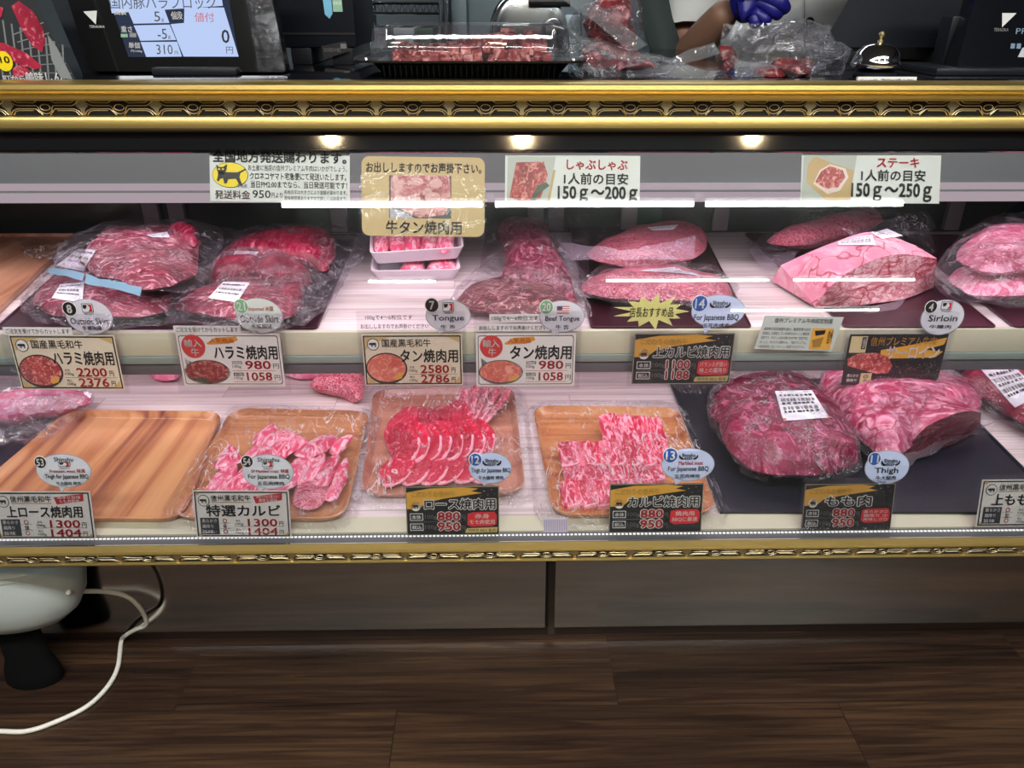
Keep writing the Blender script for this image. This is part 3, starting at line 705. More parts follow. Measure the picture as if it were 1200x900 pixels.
# sirloin block
t = thing('beef_sirloin', 'big pink sirloin block with pale fat cap and streaked cut face, behind the Sirloin card', 'meat', P(1010, 340, z=ZT))
def crv(pts, n=25): return catmull([P(a, b, z=z) for a, b, z in pts], n, closed=False)
sz = ZT+.006
B = crv([(957, 361, sz), (985, 360, sz), (1020, 356, sz), (1060, 350, sz), (1094, 337, sz)])
Tp = crv([(955, 358, sz+.006), (975, 334, sz+.06), (1005, 313, sz+.085), (1050, 298, sz+.10), (1098, 303, sz+.075)])
K = crv([(915, 311, sz+.05), (945, 297, sz+.08), (980, 283, sz+.105), (1022, 272, sz+.115), (1074, 288, sz+.10)])
KB = [Vector((p.x, p.y+.04, sz)) for p in K]
def loft(a, b, n, amp, seed, bulge=0):
    out = []
    for j in range(n+1):
        v = j/n; r = []
        for i, (p, q) in enumerate(zip(a, b)):
            e = min(1, 5*min(i, len(a)-1-i)/(len(a)-1)); w = p.lerp(q, v)+nz3(p.lerp(q, v), 22, seed)*amp*min(1, 4*min(v, 1-v))*e
            w.z += bulge*4*v*(1-v)*e; r.append(w)
        out.append(r)
    return out
mb = M(); mb.grid(loft(B, Tp, 8, .006, 2), SIRCUT); mb.build('cut_face', t)['label'] = 'streaked pink cut face'
mb = M(); mb.grid(loft(Tp, K, 12, .006, 3, .012), FATCAP); mb.grid(loft(K, KB, 4, .004, 4), FATCAP)
mb.grid([[p for p in col] for col in ([B[-1], Tp[-1], K[-1], KB[-1]], [B[-1].lerp(KB[-1], .5)]*4)], SIRCUT)
mb.grid([[p for p in col] for col in ([B[0], Tp[0], K[0], KB[0]], [B[0].lerp(KB[0], .5)]*4)], FATCAP)
fc = mb.build('fat_cap', t); fc['label'] = 'pale pink fat cap with red cracks'
label_on(t, [(982, 284), (1022, 276), (1026, 288), (983, 288)], sz+.1, fc); label_on(t, [(1020, 273), (1040, 268), (1058, 276), (1034, 281)], sz+.1, fc)
mb = M(); sheet(mb, [(1020, 360), (1062, 350), (1050, 362), (1012, 368)], [sz+.004]*4, BAGL, 8, 6, .003); mb.build('bag_flap', t)
# roll behind, bags around
pack('packed_beef', 'long red roll of beef in a loose clear bag, lying behind the sirloin block', 'packed meat',
     [([(898, 284), (930, 271), (985, 256), (1026, 250), (1034, 258), (1020, 268), (980, 278), (935, 288)], ZT+.03, .06, RIB, {'seed': 16, 'amp': .006})],
     ([(884, 288), (930, 266), (990, 252), (1040, 247), (1060, 256), (1030, 274), (960, 290)], ZT+.02, .075),
     sheets=[([(985, 268), (1086, 246), (1098, 268), (1010, 288)], [ZT+.12, ZT+.12, ZT+.08, ZT+.10], BAGC), ([(1040, 262), (1086, 262), (1100, 296), (1060, 300)], [ZT+.10, ZT+.08, ZT+.02, ZT+.03], BAGC),
             ([(876, 292), (940, 284), (925, 312), (890, 312)], [ZT+.02, ZT+.04, ZT+.03, ZT+.01], BAGL)])
pack('packed_beef', 'two stacked pink pieces in a crinkled bag, right end of the upper shelf', 'packed meat',
     [([(1112, 324), (1150, 315), (1200, 318), (1262, 320), (1262, 343), (1200, 346), (1140, 345)], ZT+.008, .06, PINKSCRAP, {'seed': 17}),
      ([(1120, 302), (1146, 276), (1200, 270), (1268, 275), (1268, 310), (1200, 318), (1150, 318)], ZT+.055, .07, THIGH2, {'seed': 18})],
     ([(1092, 318), (1130, 280), (1180, 264), (1280, 266), (1280, 350), (1150, 350), (1105, 340)], ZT+.006, .125), bag_m=BAGC)

# ---- lower deck
ZD = Z_DECK
W_53 = wood('striped tray wood', srgb(120, 62, 50), srgb(186, 122, 84), srgb(206, 150, 106), 'Y', 24, 110, .3, stripe_amt=.8, coat=.3)
W_54 = wood('warm tray wood', srgb(158, 96, 66), srgb(192, 132, 90), srgb(208, 152, 108), 'X', 22, 120, .22, stripe_amt=.7, coat=.3)
W_12 = wood('pinkish tray wood', srgb(160, 98, 84), srgb(188, 128, 108), srgb(206, 150, 126), 'X', 14, 100, .22, stripe_amt=.7, coat=.3)
W_13 = wood('amber tray wood', srgb(158, 80, 48), srgb(200, 132, 82), srgb(214, 154, 104), 'X', 26, 110, .22, stripe_amt=.8, coat=.3)
def wood_tray(px, m, label):
    o = rquad(px, ZD+.016, .045); mb = M()
    mb.rings([scaled(o, .02, ZD), scaled(o, .012, ZD+.001), scaled(o, .001, ZD+.013), scaled(o, 0, ZD+.016), scaled(o, .003, ZD+.0175), scaled(o, .006, ZD+.016), scaled(o, .016, ZD+.006), scaled(o, .02, ZD+.005)], m)
    return tag(mb.build('wooden_tray'), label, 'tray')
wood_tray([(80, 480), (262, 482), (214, 608), (-70, 606)], W_53, 'empty wooden tray with dark stripes running front to back, under the Thigh 53 bubble')
wood_tray([(272, 478), (434, 481), (404, 608), (196, 606)], W_54, 'wooden tray of pink rib strips under cling wrap, behind the number 54 bubble')
wood_tray([(438, 456), (602, 453), (616, 577), (422, 580)], W_12, 'pinkish wooden tray of round red slices, behind the number 12 bubble')
wood_tray([(624, 475), (794, 477), (842, 601), (648, 604)], W_13, 'amber wooden tray with cross stripes and short-rib rows, behind the number 13 bubble')
zs = ZD+.008
def slice_mesh(name, w, d, th, m, rim=True, seed=1, shape=None):
    """one slice about the origin: flat lump with a fat rim along its front right edge"""
    pts = shape or [Vector((w/2*math.cos(a), d/2*math.sin(a), 0)) for a in [2*math.pi*k/10 for k in range(10)]]
    ol = catmull(pts, 30); mb = M()
    ol = [p+Vector((*(nz3(p, 40, seed).xy*.004), 0)) for p in ol]
    s = lambda k, z: [Vector((p.x*k, p.y*k, z+noise.noise(p*60*k+Vector((seed, 0, 0)))*.0012)) for p in ol]
    mb.rings([s(.6, 0), s(.95, 0), s(1, th*.5)], m, True, False)
    mb.rings([s(1, th*.5), s(.97, th*.9), s(.9, th), s(.5, th*1.05)], m, False, True)
    if rim:
        k = mb.mi(FATRIM)
        for fi, f in enumerate(mb.F):
            c = sum((mb.V[i] for i in f), Vector())/len(f)
            if len(f) == 4 and c.y < -d*.1 and c.x > -w*.3 and math.hypot(c.x/w, c.y/d) > .462: mb.I[fi] = k
    return mb
def lay(protos, name, spots, label, cat, group):
    """spots: (px, py, w px, h px, tilt, turn); the first use takes the prototype, later ones are copies"""
    for i, (x, y, wp, hp, tx, ty, tz, dz) in enumerate(spots):
        pr = protos[i % len(protos)]
        if not pr.get('used'): o = pr; pr['used'] = 1
        else: o = pr.copy(); COL.objects.link(o)
        c = P(x, y, z=zs+dz); a = P(x-wp/2, y, z=zs+dz); b = P(x+wp/2, y, z=zs+dz); f = P(x, y+hp/2, z=zs+dz); g = P(x, y-hp/2, z=zs+dz)
        o.location = c; o.rotation_euler = (R(tx), R(ty), R(tz)); o.scale = ((b-a).length/pr['w'], (g-f).length/pr['d'], 1)
        tag(o, label % ORD[i], cat, group)
def protos(name, n, w, d, th, m, rim=True, seed=0, shape=None):
    out = []
    for k in range(n):
        o = slice_mesh(name, w, d, th, m, rim, seed+k, shape).build(name, origin=(0, 0, 0)); o['w'] = w; o['d'] = d; out.append(o)
    return out
pr = protos('beef_slice', 3, .07, .10, .008, SLICE_R, True, 40)
lay(pr, 'beef_slice', [(472+i*13, 500-.3*i+2*math.sin(i), 42, 40, 4, -20, -8+5*(i%3), .012) for i in range(6)], 'round red beef slice, %s from the left in the rear row on the pinkish tray', 'meat slice', 'rear row on the pinkish tray')
pr = protos('beef_slice', 3, .07, .10, .008, SLICE_R, True, 50)
lay(pr, 'beef_slice', [(474+i*12.5, 520-i*.6, 40, 40, 5, -24, 16-4*(i%2), .018) for i in range(8)], 'round red beef slice, %s from the left in the middle row on the pinkish tray', 'meat slice', 'middle row on the pinkish tray')
pr = protos('beef_slice', 3, .07, .10, .007, SLICE_R, True, 60)
lay(pr, 'beef_slice', [(466+i*20, 552-i*.8, 42, 36, 2, -12, -6+5*(i%3), .006) for i in range(6)], 'round red beef slice, %s from the left in the front row on the pinkish tray', 'meat slice', 'front row on the pinkish tray')
pr = protos('beef_slice', 2, .05, .10, .006, SLICE_M, True, 70)
lay(pr, 'beef_slice', [(540+i*9.5, 482-[0, 3, 5, 3, 1][i], 24, 44, 10, -28, -8-6*i, .014) for i in range(5)], 'narrow marbled slice, %s from the left in the fan on the pinkish tray', 'meat slice', 'fanned slices on the pinkish tray')
sq = [Vector((-.025, .045, 0)), Vector((.0, .05, 0)), Vector((.025, .045, 0)), Vector((.026, 0, 0)), Vector((.025, -.045, 0)), Vector((0, -.05, 0)), Vector((-.025, -.045, 0)), Vector((-.027, 0, 0))]
for rown, yy, x0, x1, n, hp, dz in (('rear', 507, 716, 768, 4, 27, .018), ('second', 536, 668, 774, 7, 22, .012), ('third', 559, 672, 768, 7, 14, .008), ('front', 582, 670, 762, 6, 24, .003)):
    pr = protos('short_rib_slice', 3, .05, .10, .013, SLICE_K, True, 80+int(yy), sq)
    st = (x1-x0)/(n-1)
    lay(pr, 'short_rib_slice', [(x0+st*i, yy+(i*1.5 if rown == 'rear' else 0), st*1.22, hp, 12, -13, 4*math.sin(i*2), dz) for i in range(n)], 'pink short-rib slice, %s from the left in the '+rown+' row on the amber tray', 'meat slice', rown+' row on the amber tray')
# rib strips of tray 54, each its own outline
strips = [([(254, 546), (264, 528), (271, 524), (281, 538), (272, 546)], .006), ([(298, 516), (314, 500), (321, 499), (322, 516), (314, 523)], .014), ([(288, 545), (296, 526), (314, 520), (318, 530), (302, 550)], .006),
          ([(318, 528), (326, 508), (340, 509), (357, 518), (340, 530), (328, 536)], .012), ([(350, 530), (372, 514), (388, 512), (392, 518), (378, 530), (362, 534)], .012), ([(388, 528), (400, 514), (411, 513), (405, 524), (395, 531)], .016),
          ([(340, 550), (354, 534), (366, 533), (370, 545), (352, 556)], .004), ([(352, 564), (366, 544), (378, 534), (379, 548), (368, 560)], .010), ([(370, 562), (380, 546), (393, 533), (394, 546), (384, 566)], .012),
          ([(241, 576), (256, 556), (271, 546), (274, 556), (256, 577)], .004), ([(258, 580), (272, 562), (288, 550), (292, 562), (276, 580)], .006), ([(280, 580), (296, 558), (312, 556), (314, 570), (300, 584)], .003),
          ([(346, 582), (356, 564), (372, 562), (384, 568), (374, 590), (352, 592)], .003),
          ([(300, 582), (318, 560), (336, 556), (338, 570), (322, 586)], .004), ([(326, 560), (340, 546), (356, 548), (352, 562), (334, 572)], .008), ([(384, 582), (392, 560), (404, 540), (406, 556), (396, 580)], .006), ([(306, 536), (318, 528), (334, 532), (326, 546), (310, 550)], .008)]
strips = [([(sum(q[0] for q in px)/len(px)+(x-sum(q[0] for q in px)/len(px))*1.22, sum(q[1] for q in px)/len(px)+(y-sum(q[1] for q in px)/len(px))*1.18) for x, y in px], dz) for px, dz in strips]
for i, (px, dz) in enumerate(strips):
    mb = M(); pillow(mb, px, zs+dz, .014, SLICE_P if i != 12 else SLICE_M, n=32, rings=5, edge=.5, amp=.003, freq=30, seed=90+i, power=.3)
    pos = 'strip' if i else 'lone pale strip'
    tag(mb.build('beef_strip'), 'pink rib %s on the 54 tray, %s' % ('corner' if i in (0, 1) else 'strip', ['triangular one nearest the left rim', 'triangular one at the very back', 'left of the centre pieces, under the rear triangle', 'broad square one at the centre rear', 'broad one at the rear right', 'rearmost at the right end, small', 'short one under the bubble right edge', 'slanting leaf shape right of the bubble', 'slanting leaf shape nearest the right rim', 'nearest the left rim, slanting, in front', 'slanting, second from the left in front', 'just above the white card', 'redder one right of the white card', 'in front of the bubble, low', 'behind the bubble', 'along the right rim, in front', 'flat one left of the bubble top'][i]), 'meat strip', 'rib strips on the 54 tray')
# cling wrap over the three filled trays
def wrap(px, label, zmid, seed):
    o = rquad(px, ZD+.02, .05); n = len(o); mb = M(); rows = []
    for k, (d, z) in enumerate([(-.022, ZD+.002), (-.012, ZD+.010), (-.003, ZD+.019), (.01, ZD+.021), (.03, ZD+zmid*.75), (.05, ZD+zmid), (.075, ZD+zmid), (.10, ZD+zmid), (.125, ZD+zmid)]):
        r = scaled(o, d, z)
        for i, p in enumerate(r):
            w = noise.noise(p*34+Vector((seed, 0, 0)))*.006+noise.noise(Vector((i*.9, k*.3, seed)))*.004
            if k < 3: p += Vector((nz3(p, 40, seed).x*.01, nz3(p, 40, seed).y*.012, abs(w)*.8))
            else: p.z += w*.6
        rows.append(r)
    mb.rings(rows, WRAP, cap0=False)
    return tag(mb.build('plastic_wrap', angle=180), label, 'plastic wrap')
wrap([(270, 474), (438, 478), (404, 606), (190, 604)], 'creased cling wrap stretched over the tray of pink rib strips', .038, 3)
wrap([(434, 452), (606, 449), (622, 576), (416, 579)], 'creased cling wrap stretched over the tray of round red slices', .042, 6)
wrap([(622, 470), (798, 472), (852, 600), (640, 603)], 'creased cling wrap stretched over the amber tray of short-rib slices', .040, 9)

flat_tray('slate_board', [(783, 447), (1096, 447), (1250, 604), (844, 604)], ZD, SLATE, 'black slate board under the two big pieces of thigh', 'board', .004, .008, .003)
flat_tray('slate_board', [(-250, 462), (88, 462), (-40, 604), (-420, 604)], ZD, SLATE, 'black slate board at the left end of the lower deck, under a lilac bag', 'board', .004, .008, .003)
flat_tray('slate_board', [(1118, 436), (1300, 436), (1480, 604), (1346, 604)], ZD, SLATE, 'black slate board at the right end of the lower deck, under a labelled pack', 'board', .004, .008, .003)
zb_ = ZD+.0085
# scraps on the deck under the upper shelf
for i, (px, h, m, lab) in enumerate([([(174, 432), (196, 429), (210, 433), (206, 443), (182, 444)], .03, PINKSCRAP, 'small pale pink scrap of meat on the deck between the two left cards'),
    ([(328, 432), (360, 428), (400, 429), (428, 434), (400, 440), (345, 442)], .03, PINKSCRAP, 'long pale pink strip of meat lying on the deck behind the marbled piece')]):
    mb = M(); pillow(mb, px, ZD, h, m, n=36, rings=6, seed=110+i); tag(mb.build('meat_scrap'), lab, 'meat')
mb = M(); pillow(mb, [(364, 452), (376, 442), (400, 437), (424, 440), (426, 462), (418, 470), (404, 462), (380, 458)], ZD, .045, SLICE_M, n=40, rings=7, seed=113, amp=.004)
tag(mb.build('meat_piece'), 'marbled pink block of meat on the deck left of the Tongue card', 'meat')
# left bag of pink trimmings
pack('packed_trimmings', 'lilac bag of pale pink trimmings on the left slate board', 'packed meat',
     [([(-60, 478), (0, 470), (60, 463), (103, 466), (86, 476), (40, 486), (0, 494), (-60, 498)], zb_, .06, PINKSCRAP, {'seed': 120, 'amp': .008}),
      ([(30, 462), (55, 456), (84, 458), (78, 467), (45, 469)], zb_, .05, PINKSCRAP, {'seed': 121})],
     ([(-90, 500), (-60, 464), (40, 452), (108, 460), (100, 484), (66, 506), (0, 520), (-60, 524)], zb_, .075),
     sheets=[([(-30, 470), (104, 462), (90, 478), (-30, 490)], [zb_+.075]*2+[zb_+.06]*2, BAGL), ([(-20, 492), (40, 488), (60, 505), (-10, 512)], [zb_+.05, zb_+.05, zb_+.01, zb_+.01], BAGL), ([(-20, 506), (6, 505), (8, 520), (-20, 526)], [zb_+.03]*2+[zb_+.01]*2, BAGL)])
# thigh pieces
t, o = pack('packed_beef', 'big dark red bagged thigh piece with a white and orange label, on the slate board', 'packed meat',
     [([(832, 475), (842, 455), (872, 446), (925, 444), (958, 462), (984, 494), (1006, 530), (996, 548), (955, 556), (900, 552), (868, 540), (846, 512)], zb_, .105, THIGH, {'seed': 130, 'amp': .011, 'freq': 14, 'n': 72, 'rings': 14})],
     ([(827, 476), (841, 450), (872, 442), (928, 442), (962, 460), (988, 493), (1010, 530), (999, 552), (955, 561), (894, 555), (862, 541), (842, 512)], zb_, .110), bag_m=BAGC)
label_on(t, [(908, 459), (951, 458), (971, 490), (918, 494)], zb_+.12, o[0], rows=5, orange=True)
mb = M(); sheet(mb, [(775, 438), (850, 432), (850, 460), (800, 462)], [zb_+.06, zb_+.10, zb_+.10, zb_+.02], BAGC, 12, 8, .006); sheet(mb, [(868, 540), (905, 555), (900, 566), (868, 554)], [zb_+.03]*2+[zb_+.004]*2, BAGL, 8, 5, .004); mb.build('bag_flap', t)
t, o = pack('packed_beef', 'big pale pink thigh piece with a brown cut face, right of the dark thigh piece', 'packed meat',
     [([(956, 452), (985, 432), (1030, 428), (1085, 440), (1126, 456), (1146, 474), (1128, 488), (1090, 504), (1056, 530), (1030, 534), (1000, 508), (975, 480)], zb_, .100, THIGH2, {'seed': 131, 'amp': .010, 'freq': 14, 'n': 72, 'rings': 14})],
     ([(952, 452), (985, 428), (1035, 425), (1090, 437), (1130, 454), (1152, 476), (1134, 492), (1094, 508), (1058, 535), (1024, 538), (992, 506)], zb_, .104), bag_m=BAGC)
Bc = crv([(1052, 545, zb_+.002), (1075, 536, zb_+.002), (1102, 526, zb_+.004), (1128, 516, zb_+.006), (1148, 508, zb_+.008)], 20)
Tc = crv([(1054, 538, zb_+.012), (1080, 505, zb_+.065), (1106, 490, zb_+.085), (1130, 482, zb_+.09), (1150, 483, zb_+.075)], 20)
Kc = [Vector((p.x-.03, p.y+.07, p.z+.002)) for p in Tc]
mb = M(); mb.grid(loft(Bc, Tc, 8, .004, 5), THCUT); mb.grid(loft(Tc, Kc, 5, .004, 6), THIGH2); mb.build('cut_face', t)['label'] = 'brownish cut face of the thigh piece'
mb = M(); sheet(mb, [(1050, 536), (1150, 500), (1168, 494), (1060, 548)], [zb_+.03, zb_+.05, zb_+.03, zb_+.01], BAGL, 14, 5, .006); sheet(mb, [(1146, 478), (1172, 490), (1160, 512), (1140, 510)], [zb_+.06, zb_+.03, zb_+.01, zb_+.02], BAGC, 8, 8, .008); mb.build('bag_flap', t)
t, o = pack('packed_beef', 'dark red pack with large white barcode label, right end of the lower deck', 'packed meat',
     [([(1122, 446), (1150, 430), (1200, 424), (1262, 436), (1300, 480), (1262, 512), (1205, 497), (1160, 470)], zb_, .08, SKIRT2, {'seed': 132, 'amp': .008})],
     ([(1112, 446), (1150, 424), (1200, 418), (1270, 430), (1310, 480), (1262, 518), (1200, 502), (1150, 474)], zb_, .085))
label_on(t, [(1150, 434), (1186, 428), (1222, 462), (1190, 478)], zb_+.08, o[0], rows=5)
# ================================================================ PRICE CARDS AND SIGNS
DISH = mat('dark dish print', srgb(52, 46, 44), .45)
PH_RED = meat('printed red meat', srgb(176, 66, 62), srgb(140, 44, 46), srgb(226, 150, 140), 120, .5, .62, bump=0, rough=.5)
PH_PINK = meat('printed pink meat', srgb(222, 120, 100), srgb(204, 92, 80), srgb(240, 170, 146), 90, .5, .64, bump=0, rough=.5)
PH_TONG = meat('printed tongue slices', srgb(214, 130, 126), srgb(184, 70, 76), srgb(236, 196, 186), 60, .46, .62, bump=0, rough=.5, vein=.05, vscale=32, vcol=srgb(176, 60, 66))
PH_ORNG = flat('printed orange', (228, 164, 74)); PH_GRN = flat('printed leaf', (66, 82, 62)); PH_BOARD = flat('printed board', (190, 158, 104))
def cow(c, part, cx, cy, r, m, l=4, parent=None):
    """small cattle silhouette"""
    k = lambda pts: [(cx+x*r, cy+y*r) for x, y in pts]
    c.poly(part, k([(-.62, -.18), (-.45, -.34), (.5, -.34), (.62, -.2), (.58, .12), (-.5, .14)]), m, l, parent)
    c.poly(part, k([(-.86, -.1), (-.66, -.34), (-.48, -.3), (-.52, .04), (-.72, .12)]), m, l, parent)
    for x in (-.42, -.2, .28, .46): c.poly(part, k([(x, .1), (x+.14, .1), (x+.12, .52), (x+.02, .52)]), m, l, parent)
def emblem(c, cx, cy, r, filled=False):
    if not filled: c.ell('emblem', cx, cy, r, r, INK, 2); c.ell('emblem', cx, cy, r*.88, r*.88, PAPER, 3)
    else: c.ell('emblem', cx, cy, r, r, PAPER, 2)
    cow(c, 'emblem', cx, cy, r*.85, INK, 4)
def uv(box):
    x0, y0, x1, y1 = box
    return lambda u, v: (x0+u*(x1-x0), y0+v*(y1-y0))
def tx(c, part, body, g, u0, v0, u1, v1, m, **k):
    a = g(u0, v0); b = g(u1, v1); c.text(part, body, a[0], a[1], b[0], b[1], m, **k)
def prices(c, g, p1, p2, lx, px, yx, v1, v2, serif=True, col=RED, fs=.14, boxes=False):
    for (v, p, lab) in ((v1, p1, '本体'), (v2, p2, '税込')):
        if boxes:
            a = g(lx, v-.01); b = g(lx+.10, v+.055); c.rect('card', a[0], a[1], b[0], b[1], INK, 2)
            tx(c, 'lettering', lab+'価格', g, lx+.01, v, lx+.09, v+.045, WHITE)
        else: tx(c, 'lettering', lab, g, lx+.005, v, lx+.055, v+.05, INK)
        tx(c, 'lettering', '100g', g, lx, v+.065, lx+.085, v+.13, INK)
        tx(c, 'lettering', p, g, px[0], v-.015, px[1], v+.14, col, bold=.028)
        tx(c, 'lettering', '円', g, yx[0], v+.035, yx[1], v+.13, INK, bold=.01)
def white_card(c, box, t1, title, p1, p2, ban, marks):
    g = uv(box); c.rect('card', *box, PAPER, 0, slab=True); w = box[2]-box[0]
    c.frame('card', box[0]+w*.015, box[1]+w*.012, box[2]-w*.015, box[3]-w*.012, w*.014, INK, 1)
    for (u, v, s) in ((.03, .05, 1), (.03, .93, 1), (.97, .93, -1)):
        a = g(u, v); c.poly('card', [(a[0]-.0, a[1]-3), (a[0]+4*s, a[1]), (a[0]+3*s, a[1]+3), (a[0], a[1]+2)], TAN, 1)
    e = g(.11, .21); emblem(c, e[0], e[1], w*.06)
    tx(c, 'lettering', t1, g, .185, .09, .60, .22, INK, bold=.015)
    a = g(.19, .24); b = g(.60, .255); c.rect('lettering', a[0], a[1], b[0], b[1], flat('brown ink', (190, 140, 90)), 2)
    c.poly('lettering', [g(.625, .12), g(.93, .05), g(.925, .2), g(.65, .27)], RED, 2)
    tx(c, 'lettering', ban[0], g, .66, .085, .90, .155, WHITE); tx(c, 'lettering', ban[1], g, .68, .165, .88, .235, WHITE)
    tx(c, 'lettering', title, g, .13, .30, .90, .54, INK, bold=.035)
    a = g(.055, .575); b = g(.25, .93); c.rect('lettering', a[0], a[1], b[0], b[1], flat('table ink', (46, 46, 52)), 2)
    for i, (lab, mk) in enumerate(zip(('柔らかさ', '霜降り', '旨味'), marks)):
        v = .60+.115*i; tx(c, 'lettering', lab, g, .075, v, .23 if i == 0 else .19, v+.075, WHITE)
        tx(c, 'lettering', mk, g, .29, v-.01, .335, v+.08, INK if mk in '並多' else RED, bold=.02)
        if i: a = g(.26, v-.03); b = g(.37, v-.022); c.rect('lettering', a[0], a[1], b[0], b[1], GREY, 2)
    prices(c, g, p1, p2, .42, (.555, .86), (.88, .925), .61, .80)
    a = g(.41, .755); b = g(.93, .762); c.rect('lettering', a[0], a[1], b[0], b[1], GREY, 2)
def dish(c, cx, cy, rx, ry, m, orange=True, leaf=False):
    c.ell('dish_photo', cx, cy, rx, ry, DISH, 2); c.ell('dish_photo', cx-.2, cy-ry*.04, rx*.93, ry*.88, m, 3)
    if orange: c.poly('dish_photo', [(cx+rx*.28, cy+ry*.62), (cx+rx*.62, cy+ry*.22), (cx+rx*.78, cy+ry*.36), (cx+rx*.7, cy+ry*.62), (cx+rx*.45, cy+ry*.74)], PH_ORNG, 4)
    if leaf: c.poly('dish_photo', [(cx-rx*.7, cy+ry*.5), (cx-rx*.2, cy+ry*.45), (cx+rx*.1, cy+ry*.75), (cx-rx*.2, cy+ry*.86)], PH_GRN, 4)
def photo_card(c, box, t1, title, p1, p2, m):
    g = uv(box); w = box[2]-box[0]; c.rect('card', *box, CREAM, 0, slab=True)
    c.frame('card', box[0]+w*.012, box[1]+w*.012, box[2]-w*.012, box[3]-w*.012, w*.013, INK, 1)
    for pts in ([(.03, .04), (.3, .04), (.12, .16), (.03, .3)], [(.97, .04), (.97, .16), (.85, .05)], [(.03, .96), (.03, .8), (.12, .96)], [(.97, .96), (.97, .82), (.9, .96)]):
        c.poly('card', [g(*q) for q in pts], TAN, 1)
    e = g(.11, .19); emblem(c, e[0], e[1], w*.06)
    tx(c, 'lettering', t1, g, .20, .09, .685, .24, INK, bold=.015)
    a = g(.23, .66); dish(c, a[0], a[1], w*.21, (box[3]-box[1])*.31, m)
    tx(c, 'lettering', title, g, .375, .29, .955, .54, INK, bold=.03)
    prices(c, g, p1, p2, .455, (.575, .86), (.885, .925), .61, .80)
    a = g(.45, .77); b = g(.95, .777); c.rect('lettering', a[0], a[1], b[0], b[1], GREY, 2)
def import_card(c, box, title, p1, p2, m, orange):
    g = uv(box); w = box[2]-box[0]; c.rect('card', *box, PAPER, 0, slab=True)
    c.rect('card', box[0]+w*.02, box[1]+w*.02, box[2]-w*.02, box[3]-w*.02, INK, 1, rad=3); c.rect('card', box[0]+w*.027, box[1]+w*.027, box[2]-w*.027, box[3]-w*.027, PAPER, 2, rad=2.6)
    e = g(.155, .24); c.ell('lettering', e[0], e[1], w*.115, w*.113, flat('stamp red', (206, 58, 56)), 3)
    tx(c, 'lettering', '輸入', g, .07, .11, .235, .25, WHITE, bold=.02); tx(c, 'lettering', '牛', g, .125, .27, .20, .42, WHITE, bold=.02)
    c.poly('lettering', [g(.285, .18), g(.38, .075), g(.58, .055), g(.595, .12), g(.5, .19), g(.3, .205)], ORANGE, 3)
    tx(c, 'lettering', '人気商品', g, .32, .085, .55, .175, RED, bold=.01)
    tx(c, 'lettering', title, g, .345, .225, .96, .48, INK, bold=.04)
    a = g(.05, .5); b = g(.16, .62); c.poly('dish_photo', [(a[0], a[1]-3), (b[0], b[1]-1), (b[0]-6, b[1]+5), (a[0]+1, b[1]+2)], PH_GRN, 2)
    a = g(.25, .725); dish(c, a[0], a[1], w*.225, (box[3]-box[1])*.235, m, orange, not orange)
    prices(c, g, p1, p2, .505, (.635, .88), (.905, .96), .525, .745, boxes=True)
    for v in (.695, .905): a = g(.50, v); b = g(.92, v+.007); c.rect('lettering', a[0], a[1], b[0], b[1], RED, 3)
def black_card(c, box, title, p1, p2, blob, bar=None, tw=(.2, .96)):
    g = uv(box); w = box[2]-box[0]; c.rect('card', *box, BLACKP, 0, slab=True)
    c.frame('card', *box, w*.008, flat('card edge', (150, 142, 122)), 3)
    c.poly('card', [g(.01, .12), g(.25, .04), g(.62, .02), g(.78, .05), g(.70, .10), g(.82, .14), g(.62, .19), g(.40, .25), g(.22, .33), g(.14, .45), g(.01, .46)], GOLDP, 2)
    for u, v, s in ((.84, .10, .9), (.92, .07, .7), (.88, .18, .6), (.80, .2, .5), (.95, .16, .5), (.90, .25, .4)): a = g(u, v); c.ell('card', a[0], a[1], s, s*.6, flat('fleck', (190, 180, 170)), 2, n=6)
    tx(c, 'lettering', 'こだわりの信州牛', g, .06, .10, .53, .215, GOLDP, bold=.0, outline=BLACKP, ow=.04)
    e = g(.105, .40); emblem(c, e[0], e[1], w*.052, True)
    tx(c, 'lettering', title, g, tw[0], .25, tw[1], .47, BLACKP, bold=.025, outline=WHITE, ow=.075)
    for v, p, lab in ((.545, p1, '本体'), (.755, p2, '税込')):
        a = g(.04, v); b = g(.18, v+.145); c.frame('lettering', a[0], a[1], b[0], b[1], w*.006, WHITE, 3)
        tx(c, 'lettering', lab, g, .06, v+.035, .16, v+.115, WHITE, bold=.02)
        tx(c, 'lettering', '100g', g, .20, v+.03, .325, v+.135, GREY, bold=.01)
        tx(c, 'lettering', p, g, .34, v-.02, .575, v+.145, RED, bold=.04, outline=WHITE, ow=.065)
        tx(c, 'lettering', '円', g, .58, v+.045, .635, v+.145, GREY, bold=.02)
    a = g(.04, .717); b = g(.6, .724); c.rect('lettering', a[0], a[1], b[0], b[1], GREY, 2)
    c.poly('lettering', [g(.66, .56), g(.72, .53), g(.95, .52), g(.975, .6), g(.97, .78), g(.92, .82), g(.70, .83), g(.655, .78)], flat('banner red', (206, 44, 52)), 3)
    n = len(blob)
    for i, l_ in enumerate(blob):
        h = .24/n; v = .56+i*h; wd = .27*min(1, len(l_)/6+.25); tx(c, 'lettering', l_, g, .815-wd/2, v, .815+wd/2, v+h*.8, WHITE, bold=.015)
    if bar:
        c.poly('lettering', [g(.65, .86), g(.985, .84), g(.975, .95), g(.63, .955)], flat('gold bar', (200, 176, 110)), 3)
        tx(c, 'lettering', bar, g, .665, .87, .96, .94, INK)
